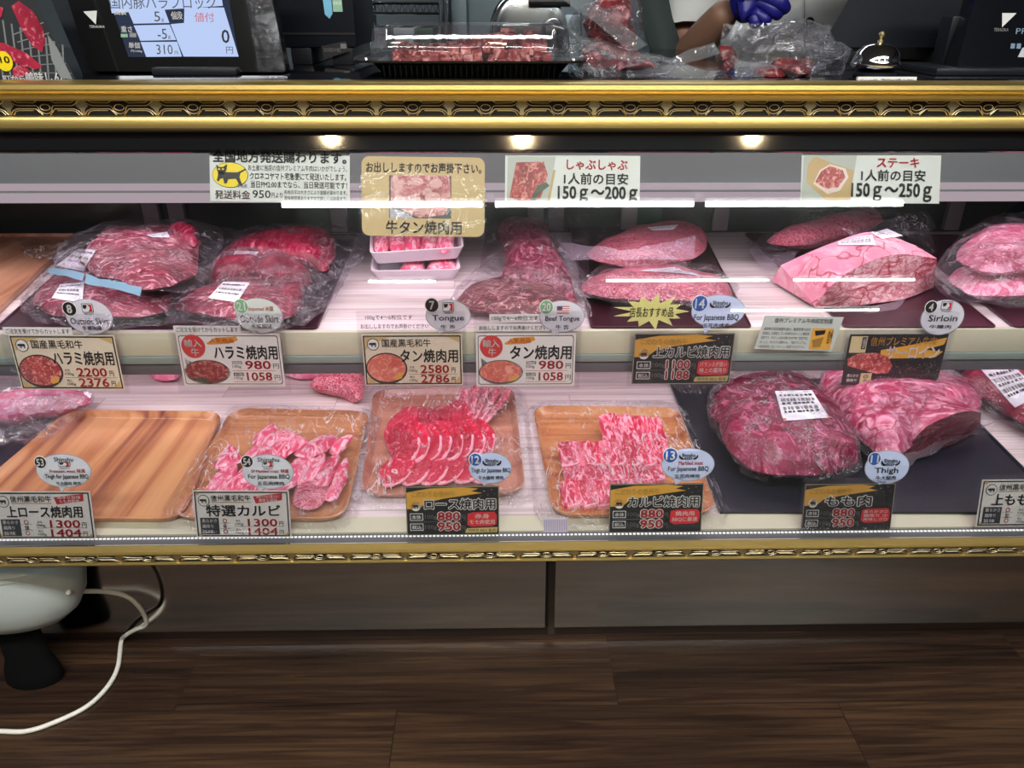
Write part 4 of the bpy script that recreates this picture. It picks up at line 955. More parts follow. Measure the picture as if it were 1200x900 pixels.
def wagyu_logo(c, x0, y0, x1, y1, parent):
    p = 'bubble_print'
    c.rect(p, x0, y0, x1, y1, INK, 3, parent, rad=1.2); c.rect(p, x0+.6, y0+.6, x1-.6, y1-.6, BUBW, 4, parent, rad=1)
    w, h = x1-x0, y1-y0
    c.poly(p, [(x0+w*.12, y0+h*.15), (x0+w*.5, y0+h*.15), (x0+w*.42, y0+h*.5), (x0+w*.22, y0+h*.62), (x0+w*.12, y0+h*.45)], INK, 5, parent)
    c.poly(p, [(x0+w*.55, y0+h*.12), (x0+w*.9, y0+h*.12), (x0+w*.9, y0+h*.88), (x0+w*.55, y0+h*.88), (x0+w*.72, y0+h*.6), (x0+w*.72, y0+h*.4)], RED, 5, parent)
    c.text(p, 'WAGYU', x0+1, y1+.4, x1-1, y1+2.6, INK, 5, parent=parent)
def shinshu(c, x0, y0, x1, y1, parent):
    p = 'bubble_print'; h = y1-y0; w = x1-x0
    c.text(p, 'Shinshu', x0+w*.15, y0, x1-w*.15, y0+h*.52, INK, 5, bold=.03, parent=parent)
    c.text(p, 'BEEF', x0+w*.28, y0+h*.6, x1-w*.28, y1, INK, 5, bold=.02, parent=parent)
    for s in (0, 1):
        f = (lambda u: x0+u*w) if not s else (lambda u: x1-u*w)
        c.poly(p, [(f(0), y0+h*.35), (f(.05), y0+h*.2), (f(.09), y0+h*.5), (f(.2), y0+h*.72), (f(.26), y0+h*.75), (f(.24), y1), (f(.12), y0+h*.95), (f(.02), y0+h*.7)], INK, 5, parent)
def bubble(c, cx, cy, rx, ry, tail, num, lines, ncol=INK, bg=BUBW, logo=None, sh=None):
    n = 36; pts = []
    for k in range(n):
        a = 2*math.pi*k/n; pts.append((cx+rx*math.cos(a), cy+ry*math.sin(a)))
    c.slab('speech_bubble', pts, bg, l=8)
    if tail: c.poly('speech_bubble', [(tail[0]-3, cy+ry*.82), (tail[0]+9, cy+ry*.88), tail], bg, 8)
    ring = [(cx+(rx+.9)*math.cos(2*math.pi*k/n), cy+(ry+.9)*math.sin(2*math.pi*k/n)) for k in range(n)]
    c.poly('speech_bubble', ring, flat('bubble edge', (160, 160, 168)), 6)
    p = 'bubble_print'; b = 'speech_bubble'
    c.ell(p, num[1], num[2], num[3]+.8, num[3]+.8, WHITE, 10, b); c.ell(p, num[1], num[2], num[3], num[3], ncol, 11, b)
    w = num[3]*(.62 if len(num[0]) > 1 else .36)
    c.text(p, num[0], num[1]-w, num[2]-num[3]*.6, num[1]+w, num[2]+num[3]*.6, WHITE, 13, bold=.03, parent=b)
    for body, (x0, y0, x1, y1), m in lines: c.text(p, body, x0, y0, x1, y1, m, 11, bold=.018, parent=b)
    l0 = c.pt
    c.pt = lambda x, y, l=0: l0(x, y, l+7)
    if logo: wagyu_logo(c, *logo, b)
    if sh: shinshu(c, *sh, b)
    c.pt = l0
def sleeve(c, x0, y0, x1, y1): c.rect('clear_sleeve', x0, y0, x1, y1, SLEEVE, 16, rad=2); c.rect('clear_sleeve', x0, y0, x1, y1, SLEEVE, -3, rad=2)
def notice(c, lines, m=WHITE, pad=1.5):
    for body, (x0, y0, x1, y1) in lines:
        if m: c.rect('notice_strip', x0-3, y0-pad, x1+3, y1+pad, m, 1, slab=True)
        c.text('notice_text', body, x0, y0, x1, y1, INK, 3, bold=.012, parent='notice_strip' if m else None)
def card_thing(name, label, cat, cx, cy, Y, tilt=R(3), group=None, roll=0, zfix=None):
    t = thing(name, label, cat, P(cx, cy, Y=Y), group); return Card(t, cx, cy, Y=Y, tilt=tilt, roll=roll)
UY, LY = 1.395, 1.049
G1, G2 = 'price cards on the upper rail', 'price cards along the front ledge'
c = card_thing('price_card', 'cream price card with number 8 Outside Skirt bubble, 2200 yen, leftmost on the upper rail', 'price card', 79, 425, UY, group=G1, roll=R(-.6))
photo_card(c, (18, 393, 140, 457), '国産黒毛和牛', 'ハラミ焼肉用', '2200', '2376', PH_RED); sleeve(c, 8, 368, 146, 461); notice(c, [('ご注文を受けてからカットします', (17, 386, 90, 391.5))])
bubble(c, 117, 372, 26, 19, (108, 394), ('8', 97, 363, 7.5), [('Outside Skirt', (95, 373, 139, 380), INK), ('牛横隔膜', (107, 382, 129, 387), INK)], logo=(111, 357, 124, 367)); c.done()
c = card_thing('price_card', 'white price card with number 21 Imported Outside Skirt bubble, 980 yen, on the upper rail', 'price card', 271, 422, UY, group=G1, roll=R(-.4))
import_card(c, (211, 391, 331, 453), 'ハラミ焼肉用', '980', '1058', PH_RED, False); sleeve(c, 204, 367, 338, 460); notice(c, [('ご注文を受けてからカットします', (213, 384, 284, 389.5))])
bubble(c, 311, 371, 26, 19, (302, 391), ('21', 292, 360, 7.5), [('Imported 米国', (300, 360, 328, 366), flat('rust ink', (200, 110, 80))), ('Outside Skirt', (289, 370, 333, 378), INK), ('牛横膈膜', (301, 380, 324, 385), INK)], GREEN, flat('greenish bubble', (206, 212, 206))); c.done()
c = card_thing('price_card', 'cream price card with number 7 Tongue bubble, 2580 yen, on the upper rail', 'price card', 484, 422, UY, group=G1)
photo_card(c, (426, 392, 542, 452), '国産黒毛和牛', 'タン焼肉用', '2580', '2786', PH_PINK); sleeve(c, 422, 365, 547, 456); notice(c, [('100gで4〜6枚位です', (432, 370, 486, 376)), ('お出ししますのでお声掛けください', (426, 380, 504, 385.5))], None)
bubble(c, 527, 371, 25, 17, (516, 391), ('7', 509, 359, 7.5), [('Tongue', (509, 370, 545, 378), INK), ('牛 舌', (518, 381, 535, 385), INK)], logo=(521, 356, 534, 366)); c.done()
c = card_thing('price_card', 'white price card with number 20 Beef Tongue bubble and small flag, on the upper rail', 'price card', 616, 422, UY, group=G1)
import_card(c, (558, 391, 674, 453), 'タン焼肉用', '980', '1058', PH_PINK, True); sleeve(c, 556, 365, 680, 456); notice(c, [('100gで4〜6枚位です', (577, 371, 630, 377)), ('お出ししますのでお声掛けください', (562, 382, 640, 387))])
bubble(c, 657, 372, 25, 17, (648, 394), ('20', 639, 361, 7.3), [('Beef Tongue', (638, 371, 677, 378), INK), ('牛 舌', (650, 381, 665, 386), INK)], GREEN)
for i in range(7): c.rect('bubble_print', 651, 360+i*1.15, 665, 361.15+i*1.15, flat('flag red', (190, 90, 90)) if i % 2 == 0 else WHITE, 12, 'speech_bubble')
c.rect('bubble_print', 651, 360, 657, 364.2, flat('flag blue', (70, 74, 110)), 13, 'speech_bubble'); c.done()
c = card_thing('price_card', 'black price card with yellow starburst and number 14 bubble, 1100 yen, on the upper rail', 'price card', 800, 420, UY, group=G1)
black_card(c, (742, 391, 858, 450), '上カルビ焼肉用', '1100', '1188', ['バランスが良い', '特上の霜降り'], '焼肉用 BBQ 最適'); sleeve(c, 736, 388, 862, 453)
sb = []
for k in range(26):
    a = 2*math.pi*k/26; rr = (1 if k % 2 == 0 else .58)*(1+.12*math.sin(k*2.3)); sb.append((760+42*rr*math.cos(a), 366+19*rr*math.sin(a)))
c.slab('starburst', sb, LEMON, l=6); c.text('starburst_text', '店長おすすめ品', 734, 361, 784, 372, INK, 9, bold=.015, parent='starburst')
ov = [(758+47*math.cos(2*math.pi*k/30), 366+25*math.sin(2*math.pi*k/30)) for k in range(30)]; c.poly('clear_sleeve', ov, SLEEVE, 12)
bubble(c, 835, 366, 30, 17.5, (822, 391), ('14', 813, 357, 8.5), [('For Japanese BBQ', (808, 369, 859, 377.5), INK), ('五花肉烤肉', (819, 379, 849, 384), INK)], BLUE, LILAC, sh=(824, 354, 848, 362)); c.done()
c = card_thing('notice_leaflet', 'small grey printed notice with a gold square, left of the Sirloin card', 'leaflet', 937, 391, UY-.004, roll=R(-1.5))
LEAF = flat('leaflet grey', (188, 194, 188)); c.slab('card', [(893, 371), (985, 371), (979, 411), (887, 410)], LEAF)
c.text('lettering', '信州プレミアム牛肉認定制度', 905, 373, 973, 378.5, INK, 3, bold=.01)
for i, l_ in enumerate(('長野県が認定制度を設け、厳重管理の認定', 'を認証した認定している信州のおいしい農産物', '認定です。やさしい人ある柔らかな牛肉「認定牛肉」', 'おいしさ、やわらかさ基準のみ、「信州プレミアム」', 'の認定基準に当たりおいしい厳選された牛です。')): c.text('lettering', l_, 894-i*.8, 384+i*5.2, 949-i*.8, 387.6+i*5.2, INK, 3)
c.rect('lettering', 951, 384, 976, 409, GOLDP, 2); c.text('lettering', '信州', 970, 386, 976, 402, INK, 3, bold=.02)
c.poly('lettering', [(954, 387), (967, 386), (966, 391), (956, 393)], INK, 3); c.poly('lettering', [(953, 398), (966, 394), (964, 406), (955, 407)], flat('tan ink', (150, 112, 50)), 3); c.done()
c = card_thing('price_card', 'black and gold card with number 4 Sirloin bubble and steak picture, upper rail', 'price card', 1047, 421, UY, group=G1)
bx = (991, 392, 1105, 451); c.rect('card', *bx, BLACKP, 0, slab=True); sleeve(c, 983, 366, 1110, 455)
c.poly('card', [(1030, 410), (1060, 405), (1104, 396), (1102, 404), (1080, 410), (1103, 412), (1095, 419), (1040, 420), (1030, 415)], GOLDP, 2)
c.rect('card', 993, 394, 1012, 413, flat('cream gold', (206, 188, 140)), 2); c.rect('card', 1006, 395, 1011, 409, BLACKP, 3); c.text('lettering', '信州', 1007, 396, 1010.5, 408, PAPER, 4)
c.text('lettering', '信州プレミアム牛肉', 1016, 395, 1092, 405, GOLDP, 4, bold=.02); c.text('lettering', 'サーロイン', 1037, 406, 1098, 420, PAPER, 4, bold=.035)
c.poly('dish_photo', [(993, 420), (1004, 414), (1025, 413), (1040, 418), (1047, 428), (1044, 437), (1030, 438), (1008, 432), (994, 428)], PH_RED, 3)
c.text('lettering', '柔らかさ', 996, 438, 1009, 441.5, PAPER, 4); c.text('lettering', '霜降り', 996, 443.5, 1008, 447, PAPER, 4); c.rect('card', 1012, 437, 1025, 449, flat('cream gold', (206, 188, 140)), 3); c.text('lettering', '◎', 1015, 439, 1021, 443, INK, 4); c.text('lettering', '多', 1015, 444, 1021, 448, INK, 4)
rnd = random.Random(5)
for i in range(90): x = rnd.uniform(1040, 1103); y = rnd.uniform(424, 450); c.ell('card', x, y, rnd.uniform(.3, .8), rnd.uniform(.2, .6), flat('gold fleck', (168, 150, 104)), 2, n=5)
bubble(c, 1092, 373, 24, 19, (1082, 391), ('4', 1076, 361, 6.5), [('Sirloin', (1076, 370, 1109, 377), INK), ('牛腰肉', (1079, 381, 1104, 385), INK)], logo=(1087, 355, 1100, 364)); c.done()
# lower row
c = card_thing('price_card', 'white price card with number 53 Thigh bubble, left end of the front ledge', 'price card', 52, 604, LY, tilt=R(13), group=G2, roll=R(-.4))
white_card(c, (-6, 576, 109, 632), '信州黒毛和牛', '上ロース焼肉用', '1300', '1404', ('濃厚な旨味', 'もも肉使用'), '○並○')
bubble(c, 83, 552, 31, 18.5, (77, 576), ('53', 58, 542, 6.5), [('Shinshu', (74, 536.5, 96, 541), INK), ('Premium meat 特選', (67, 549.5, 108, 554), RED), ('Thigh for Japanese BBQ', (61, 555.5, 111, 562), INK), ('牛大腿肉 烤肉', (73, 564, 101, 568), INK)], logo=(78, 541.5, 92, 547)); c.rect('clear_sleeve', -8, 574, 112, 633, SLEEVE, 5, rad=2); c.done()
c = card_thing('price_card', 'white price card with number 54 Marbled meat bubble, 1300 yen, on the front ledge', 'price card', 284, 602, LY, tilt=R(13), group=G2, roll=R(-.6))
white_card(c, (228, 575, 340, 630), '信州黒毛和牛', '特選カルビ', '1300', '1404', ('霜降りのある柔らかく', '濃厚な旨味'), '○多○')
bubble(c, 318, 553, 29, 19, (307, 575), ('54', 295, 541, 6.5), [('Shinshu', (307, 536.5, 332, 541), INK), ('SP Marbled meat  特選', (299, 549.5, 342, 554), RED), ('For Japanese BBQ', (295, 555.5, 343, 562), INK), ('五花肉烤肉', (305, 563.5, 336, 568), INK)], logo=(312, 541, 325, 547)); c.rect('clear_sleeve', 226, 573, 343, 632, SLEEVE, 5, rad=2); c.done()
c = card_thing('price_card', 'black price card with number 12 Thigh for Japanese BBQ bubble, on the front ledge', 'price card', 530, 598, LY, tilt=R(13), group=G2)
black_card(c, (476, 570, 585, 627), 'ロース焼肉用', '880', '950', ['赤身', 'モモ肉使用'], '焼肉用 BBQ 最適')
bubble(c, 575, 549, 24, 17, (567, 569), ('12', 558, 539, 7), [('Thigh for Japanese BBQ', (553, 548.5, 598, 555), INK), ('牛大腿肉 烤肉', (561, 557.5, 590, 562), INK)], BLUE, LILAC, sh=(566, 538, 588, 546)); c.done()
c = card_thing('price_card', 'black price card with number 13 Marbled meat bubble, 880 yen, on the front ledge', 'price card', 768, 596, LY, tilt=R(13), group=G2)
black_card(c, (714, 567, 823, 624), 'カルビ焼肉用', '880', '950', ['焼肉用', 'BBQに最適'])
bubble(c, 803, 545, 30, 18, (790, 568), ('13', 782, 534, 8), [('Marbled meat', (792, 540.5, 820, 545), RED), ('For Japanese BBQ', (780, 546.5, 827, 553.5), INK), ('五花肉烤肉', (788, 555.5, 817, 560), INK)], BLUE, LILAC, sh=(792, 532, 814, 539)); c.done()
c = card_thing('price_card', 'black price card with number 11 Thigh bubble, before the big thigh pieces', 'price card', 993, 595, LY, tilt=R(13), group=G2)
black_card(c, (941, 567, 1046, 622), 'もも肉', '880', '950', ['柔らかさ○', '霜降り 少', '美味しさ○'], tw=(.24, .75)); sleeve(c, 938, 560, 1050, 624)
bubble(c, 1033, 548, 25, 18.5, (1026, 568), ('11', 1017, 538, 7), [('Thigh', (1019, 548, 1046, 556), INK), ('牛大腿肉', (1021, 557.5, 1044, 562), INK)], BLUE, LILAC, sh=(1025, 538, 1047, 546)); c.done()
c = card_thing('price_card', 'white price card without a bubble at the right end of the front ledge', 'price card', 1202, 590, LY, tilt=R(13), group=G2)
white_card(c, (1147, 562, 1258, 617), '信州黒毛和牛', '上もも焼肉用', '1180', '1274', ('赤身の旨味', 'もも肉'), '○並○'); sleeve(c, 1144, 556, 1262, 619); c.done()
c = card_thing('striped_tag', 'small pale lilac tag with fine upright stripes at the front ledge', 'tag', 651, 617, LY, tilt=R(13))
c.rect('card', 637, 607, 665, 628, flat('lilac paper', (222, 206, 226)), 0, slab=True)
for i in range(13): c.rect('stripes', 638+i*2.1, 609, 639+i*2.1, 627, flat('stripe grey', (170, 160, 184)), 1)
c.done()
# signs on the inside of the glass
GP = GA+Vector((0, .010, 0))
def glass_sign(name, label, cat, cx, cy, roll=0):
    t = thing(name, label, cat, PP(cx, cy, GP, G_N)); return Card(t, cx, cy, plane=GP, tilt=G_T, roll=roll)
SIGNP = flat('sign grey paper', (212, 214, 208))
c = glass_sign('delivery_sign', 'white delivery notice with a black cat in a yellow oval, stuck inside the glass', 'sign', 328, 207, R(-1.0))
c.rect('card', 246, 177, 410, 237, SIGNP, 0, slab=True)
c.text('lettering', '全国地方発送賜わります。', 250, 178, 406, 191, INK, 3, bold=.045)
c.text('lettering', 'お土産に当店の信州プレミアム牛肉はいかがでしょう。', 291, 193.5, 407, 200.5, INK, 3, bold=.005)
c.text('lettering', 'クロネコヤマト宅急便にて発送いたします。', 293, 202.5, 406, 211, INK, 3, bold=.012)
c.text('lettering', '当日PM2:00までなら、当日発送可能です！', 294, 212.5, 407, 220.5, INK, 3, bold=.012)
c.text('lettering', '発送料金', 252, 224, 293, 234, flat('brown text', (96, 40, 40)), 3, bold=.015); c.text('lettering', '950', 296, 223.5, 317, 232.5, INK, 3, bold=.01); c.text('lettering', '円より', 318, 226, 331, 232, INK, 3, bold=.01)
c.text('lettering', '各地方又は大きさにより金額が変わります。', 333, 222.5, 407, 227.5, INK, 3); c.text('lettering', '賞味期限等ありますので詳しくは店員まで。', 333, 229.5, 407, 234.5, INK, 3)
c.ell('emblem', 270, 206, 21, 15, INK, 2); c.ell('emblem', 270, 206, 20.4, 14.4, YEL, 3)
c.poly('emblem', [(256, 201), (261, 203), (268, 203), (279, 203), (288, 198.5), (288.5, 199.6), (282, 204), (281, 209), (284, 217), (281, 218), (277, 210.5), (268, 211), (266, 216), (263, 216), (262, 210), (258, 211), (257, 214), (254.5, 213), (256, 207)], INK, 5)
c.poly('emblem', [(254, 194), (257.5, 197), (262, 197), (267, 193.5), (266, 200), (263, 206), (258, 206.5), (255, 201)], INK, 5)
for x in (257.5, 262): c.ell('emblem', x, 199.6, 1.2, .9, YEL, 6, n=10)
c.text('lettering', '宅急便', 278, 216.5, 290, 220.5, flat('navy', (40, 44, 90)), 6)
c.done()
c = glass_sign('tongue_sign', 'tan rounded sign with a photo of tongue slices, stuck inside the glass', 'sign', 496, 230, R(-.8))
c.rect('card', 424, 184, 568, 277, TAN, 0, slab=True, rad=9)
c.text('lettering', 'お出ししますのでお声掛下さい。', 429.5, 191, 564, 203, INK, 3, bold=.03)
c.rect('photo', 456, 206, 529, 256, flat('photo dark', (80, 84, 74)), 1); c.poly('photo', [(458, 206), (527, 206), (529, 240), (520, 252), (492, 255.5), (474, 248), (458, 238)], PH_TONG, 2)
c.poly('photo', [(457, 244), (470, 247), (486, 256), (457, 256)], flat('photo pale', (186, 182, 186)), 2)
for (x, y, rx, ry) in ((468, 218, 9, 10), (490, 214, 12, 8), (512, 216, 12, 9), (508, 232, 15, 10), (486, 236, 14, 11), (470, 236, 9, 8), (500, 248, 13, 6)): c.ell('photo', x, y, rx, ry, PH_TONG, 3); c.ell('photo', x-1, y-1, rx*.62, ry*.6, flat('photo pink', (222, 168, 158)), 4)
c.text('lettering', '牛タン焼肉用', 452.5, 259, 541, 274.5, INK, 3, bold=.03); c.rect('clear_sleeve', 421, 182, 570, 279, SLEEVE, 6, rad=4); c.done()
c = glass_sign('portion_sign', 'pale portion sign, 150 to 200 g, with thin sliced beef photo, inside the glass', 'sign', 671, 212, R(-.6))
c.rect('card', 592, 182, 750, 241, SIGNP, 0, slab=True); c.poly('photo', [(595, 184), (651, 184), (642, 240), (594, 240)], flat('photo grey', (176, 180, 170)), 1)
c.poly('photo', [(605, 191), (637, 190), (642, 206), (634, 232), (618, 239), (597, 232)], PH_RED, 3); c.poly('photo', [(630, 218), (640, 214), (644, 218), (634, 226), (626, 236), (622, 234)], PH_GRN, 4); c.poly('photo', [(648, 200), (651, 199), (644, 239), (641, 239)], PH_BOARD, 3)
c.text('lettering', 'しゃぶしゃぶ', 664, 187.5, 735, 199, RED, 3, bold=.035); c.text('lettering', '1人前の目安', 661, 203, 736, 216, INK, 3, bold=.035); c.text('lettering', '150ｇ～200ｇ', 654, 218.5, 747, 238, INK, 3, bold=.045); c.done()
c = glass_sign('portion_sign', 'pale portion sign, 150 to 250 g, with a steak photo, inside the glass', 'sign', 1020, 210, R(-.6))
c.rect('card', 939, 180, 1102, 238, SIGNP, 0, slab=True); c.poly('photo', [(941, 182), (1003, 182), (997, 236), (940, 236)], flat('photo grey', (176, 180, 170)), 1)
c.poly('photo', [(946, 194), (954, 184), (975, 192), (1000, 200), (997, 236), (968, 235), (945, 214)], PH_BOARD, 2); c.poly('photo', [(953, 216), (960, 200), (972, 193), (990, 198), (994, 208), (984, 224), (970, 228)], flat('fat white', (226, 206, 196)), 3); c.poly('photo', [(955, 214), (962, 201), (972, 195), (987, 200), (990, 208), (982, 220), (968, 222)], PH_RED, 4)
c.text('lettering', 'ステーキ', 1027, 185, 1076, 196, RED, 3, bold=.04); c.text('lettering', '1人前の目安', 1009, 199, 1084, 212, INK, 3, bold=.035); c.text('lettering', '150ｇ～250ｇ', 998, 215, 1092, 236, INK, 3, bold=.045); c.done()
# ================================================================ ON THE COUNTER
ZC = Z_CTR
BLKP = mat('black plastic', srgb(26, 27, 32), .35); BLKP2 = mat('dark navy plastic', srgb(9, 13, 22), .55, 0, .25)
# poster
c = card_thing('poster', 'poster of raw beef on a grill, standing at the left end of the counter', 'poster', 36, 50, 1.30, tilt=R(2))
POSTG = flat('poster charcoal', (40, 42, 44)); c.slab('sheet', [(-60, -60), (34, -60), (80, 97.5), (-60, 97.5)], POSTG, th=.002)
PM = meat('printed raw beef', srgb(176, 40, 66), srgb(134, 24, 46), srgb(228, 140, 150), 70, .54, .66, bump=0, rough=.4)
for i in range(9): c.poly('picture', [(0+i*9, 20+i*4), (2+i*9, 20+i*4), (-30+i*9+24, 96), (-32+i*9+24, 96)], flat('grill grey', (120, 124, 124)), 1)
for i in range(6): c.poly('picture', [(18+i*2, 40+i*9), (56+i*4, 26+i*12), (57+i*4, 27+i*12), (19+i*2, 41+i*9)], flat('grill grey', (120, 124, 124)), 1)
c.poly('picture', [(24, 8), (34, 2), (48, 14), (55, 34), (54, 48), (47, 61), (38, 54), (30, 36)], PM, 3); c.poly('picture', [(-10, -6), (0, 4), (14, 10), (10, 20), (-20, 30)], PM, 3); c.poly('picture', [(-12, 50), (4, 50), (28, 62), (44, 78), (34, 82), (4, 70), (-12, 64)], PM, 3); c.poly('picture', [(8, 80), (20, 74), (28, 84), (16, 92), (6, 90)], PM, 3)
c.poly('picture', [(58, 40), (66, 56), (76, 94), (62, 92), (56, 70)], flat('poster grey', (130, 134, 132)), 2)
c.ell('lettering', 0, 72, 10, 12, YEL, 5); c.text('lettering', '10', -4, 66, 7, 74, INK, 7, bold=.02)
c.text('lettering', '町から', -6, 89, 20, 97, WHITE, 7, bold=.03); c.text('lettering', '美味しん', 21, 85, 64, 97, WHITE, 7, bold=.04); c.done({'lettering': 'white and yellow writing'})
# scale display
t = thing('scale_display', 'black till display with a pale blue lit screen of prices, on the counter', 'display', P(215, 92, z=ZC))
c = Card(t, 205, 40, Y=1.40, tilt=R(14)); DSP = mat('display gloss black', srgb(20, 20, 20), .09, 0, .6)
c.slab('housing', [(34, -70), (180, -70), (190, 88), (84, 96)], BLKP2, l=-90, th=.05); c.slab('bezel', [(70, -70), (312, -72), (333, 80), (329, 85), (108, 84), (100, 78)], DSP, th=.03)
SCR = emit('lit screen', (.50, .62, .92), 1.0); SCRD = emit('lit screen dark', (.03, .04, .07), 1.0)
c.poly('screen', [(124, -40), (268, -40), (278, 67), (148, 67)], SCRD, 1)
for pts in ([(130, -20), (262, -20), (264, 7), (134, 16)], [(152, 10), (195, 9), (200, 27), (158, 28)], [(158, 30), (200, 29), (206, 47), (164, 48)], [(164, 49.5), (207, 49), (211, 66.5), (169, 67)], [(219, 9), (265, 9), (278, 66.5), (213, 66.5), (201, 28.5), (217, 27)]): c.poly('screen', pts, SCR, 2)
c.text('screen_text', '国内豚バラブロック', 133, -4, 256, 11, INK, 4, parent='screen')
for b, r in (('5', (183, 14, 190, 25.5)), ('g', (191, 22, 194, 26)), ('-5', (185, 34, 196, 46)), ('g', (197, 42, 200, 46)), ('310', (182, 52.5, 201, 64)), ('円', (203, 60, 207, 64.5)), ('0', (260, 35, 269, 50.5)), ('円', (264, 55, 272, 63))): c.text('screen_text', b, *r, INK, 4, bold=.02 if b == '0' else 0, parent='screen')
c.text('screen_text', '値付', 230, 15, 253, 26, flat('screen red', (170, 60, 70)), 4, parent='screen')
for b, r in (('風袋', (137, 11, 151, 18)), ('重さ', (143, 31, 156, 38)), ('単価', (150, 50, 163, 57)), ('値段', (203, 14, 216, 23)), ('円/100g', (152, 59, 165, 62))): c.text('screen_text', b, *r, PAPER, 4, bold=.02, parent='screen')
c.rect('screen_text', 142, 40, 150, 44, GREEN, 4, 'screen'); c.rect('screen_text', 152, 39, 160, 44, GREY, 4, 'screen')
c.poly('logo', [(101, 14), (117, 13), (114, 29)], flat('logo silver', (206, 206, 200)), 2); c.text('logo', 'TERAOKA', 106, 30, 124, 33, flat('logo silver', (206, 206, 200)), 2)
c.done({'screen': 'pale blue lit screen'})
sm = M(); o = ROOT[t]; sm.box((o.x-.07, o.y+.05, ZC), (o.x+.07, o.y+.16, ZC+.012), BLKP, .004); sm.box((o.x-.025, o.y+.115, ZC+.008), (o.x+.025, o.y+.15, ZC+.09), BLKP, .004); sm.build('stand', t)
# film over the right end of the display
mb = M(); q = [c.pt(290, -20, 8), c.pt(318, -20, 8), c.pt(333, 84, 8), c.pt(300, 84, 8)]
mb.grid([[q[0].lerp(q[1], i/8).lerp(q[3].lerp(q[2], i/8), j/14)+Vector((0, -abs(noise.noise(Vector((i*.9, j*.5, 2))))*.008, 0)) for i in range(9)] for j in range(15)], BAGC)
tag(mb.build('protective_film'), 'crinkled clear film strip on the right end of the till display', 'plastic film')
# black box behind: the till printer
t = thing('label_printer', 'black label printer with small stickers, behind the till display', 'printer', (P(368, 60, Y=1.62).x, 1.62, ZC))
xa, xb = P(326, 50, Y=1.6).x, P(418, 50, Y=1.6).x
M().box((xa, 1.60, ZC+.03), (xb, 1.85, ZC+.34), BLKP2, .008).build('body', t); 
for fx in (xa+.02, xb-.05): M().box((fx, 1.605, ZC), (fx+.04, 1.84, ZC+.034), BLKP, .004).build('foot', t)
c = Card(t, 370, 40, Y=1.5985); c.rect('front_band', 328, 38, 416, 41, mat('seam black', srgb(14, 15, 18), .5), 1)
c.poly('sticker', [(382, -6), (392, -6), (392, 16), (388, 22), (383, 17)], flat('sticker blue', (120, 186, 216)), 2); c.rect('sticker', 393, -8, 404, 14, flat('sticker green', (150, 190, 160)), 2); c.text('sticker', '認定品', 394, 2, 403, 6, WHITE, 3)
c.slab('name_plate', [(375, 54), (404, 48), (408, 60), (377, 70)], flat('plate black', (34, 34, 34)), l=4); c.text('name_plate', '型式承認 DP 検定', 378, 56, 398, 61, GREY, 6); c.rect('name_plate', 398, 51, 405, 57, GREY, 6); c.done()
# covered tray of diced meat
t = thing('party_tray', 'black ribbed tray of diced beef under a clear lid, on the counter', 'food tray', (P(552, 95, z=ZC).x, 1.42, ZC))
xl, xr = P(440, 92, Y=1.34).x, P(664, 92, Y=1.34).x; yl, yr = 1.325, 1.545
def rr_(x0, x1, y0, y1, z, rad=.03, n=6):
    out = []
    for (cx, cy, a0) in ((x1-rad, y0+rad, -90), (x1-rad, y1-rad, 0), (x0+rad, y1-rad, 90), (x0+rad, y0+rad, 180)):
        for k in range(n+1): a = R(a0+90*k/n); out.append(Vector((cx+rad*math.cos(a), cy+rad*math.sin(a), z)))
    return out
TRB = mat('black foil tray', srgb(38, 34, 28), .25, .4)
mb = M(); mb.rings([rr_(xl+.015, xr-.015, yl+.012, yr-.012, ZC), rr_(xl+.012, xr-.012, yl+.01, yr-.01, ZC+.001), rr_(xl-.005, xr+.005, yl-.002, yr+.002, ZC+.022), rr_(xl-.03, xr+.03, yl-.02, yr+.02, ZC+.024), rr_(xl-.03, xr+.03, yl-.02, yr+.02, ZC+.027), rr_(xl, xr, yl+.004, yr-.004, ZC+.024), rr_(xl+.015, xr-.015, yl+.02, yr-.02, ZC+.006)], TRB)
k = 0
while xl+.012+k*.0088 < xr-.02:
    x = xl+.016+k*.0088; mb.tube([(x, yl+.009, ZC+.002), (x, yl-.0015, ZC+.021)], .0022, TRB, 5); k += 1
mb.build('tray', t)
LID = film('clear lid', haze=.03, rough=.04, bump=.05, bscale=8, k=.6, base=.03)
mb = M(); mb.rings([rr_(xl-.032, xr+.032, yl-.022, yr+.022, ZC+.028), rr_(xl-.031, xr+.031, yl-.021, yr+.021, ZC+.031), rr_(xl-.008, xr+.008, yl-.002, yr+.002, ZC+.031), rr_(xl-.002, xr+.002, yl+.003, yr-.003, ZC+.072), rr_(xl+.006, xr-.006, yl+.008, yr-.008, ZC+.077), rr_(xl+.02, xr-.02, yl+.02, yr-.02, ZC+.076)], LID, cap0=False); mb.build('lid', t)
DICE = meat('diced beef', srgb(160, 66, 64), srgb(118, 38, 40), srgb(226, 164, 156), 60, .5, .62); mb = M(); rnd = random.Random(3)
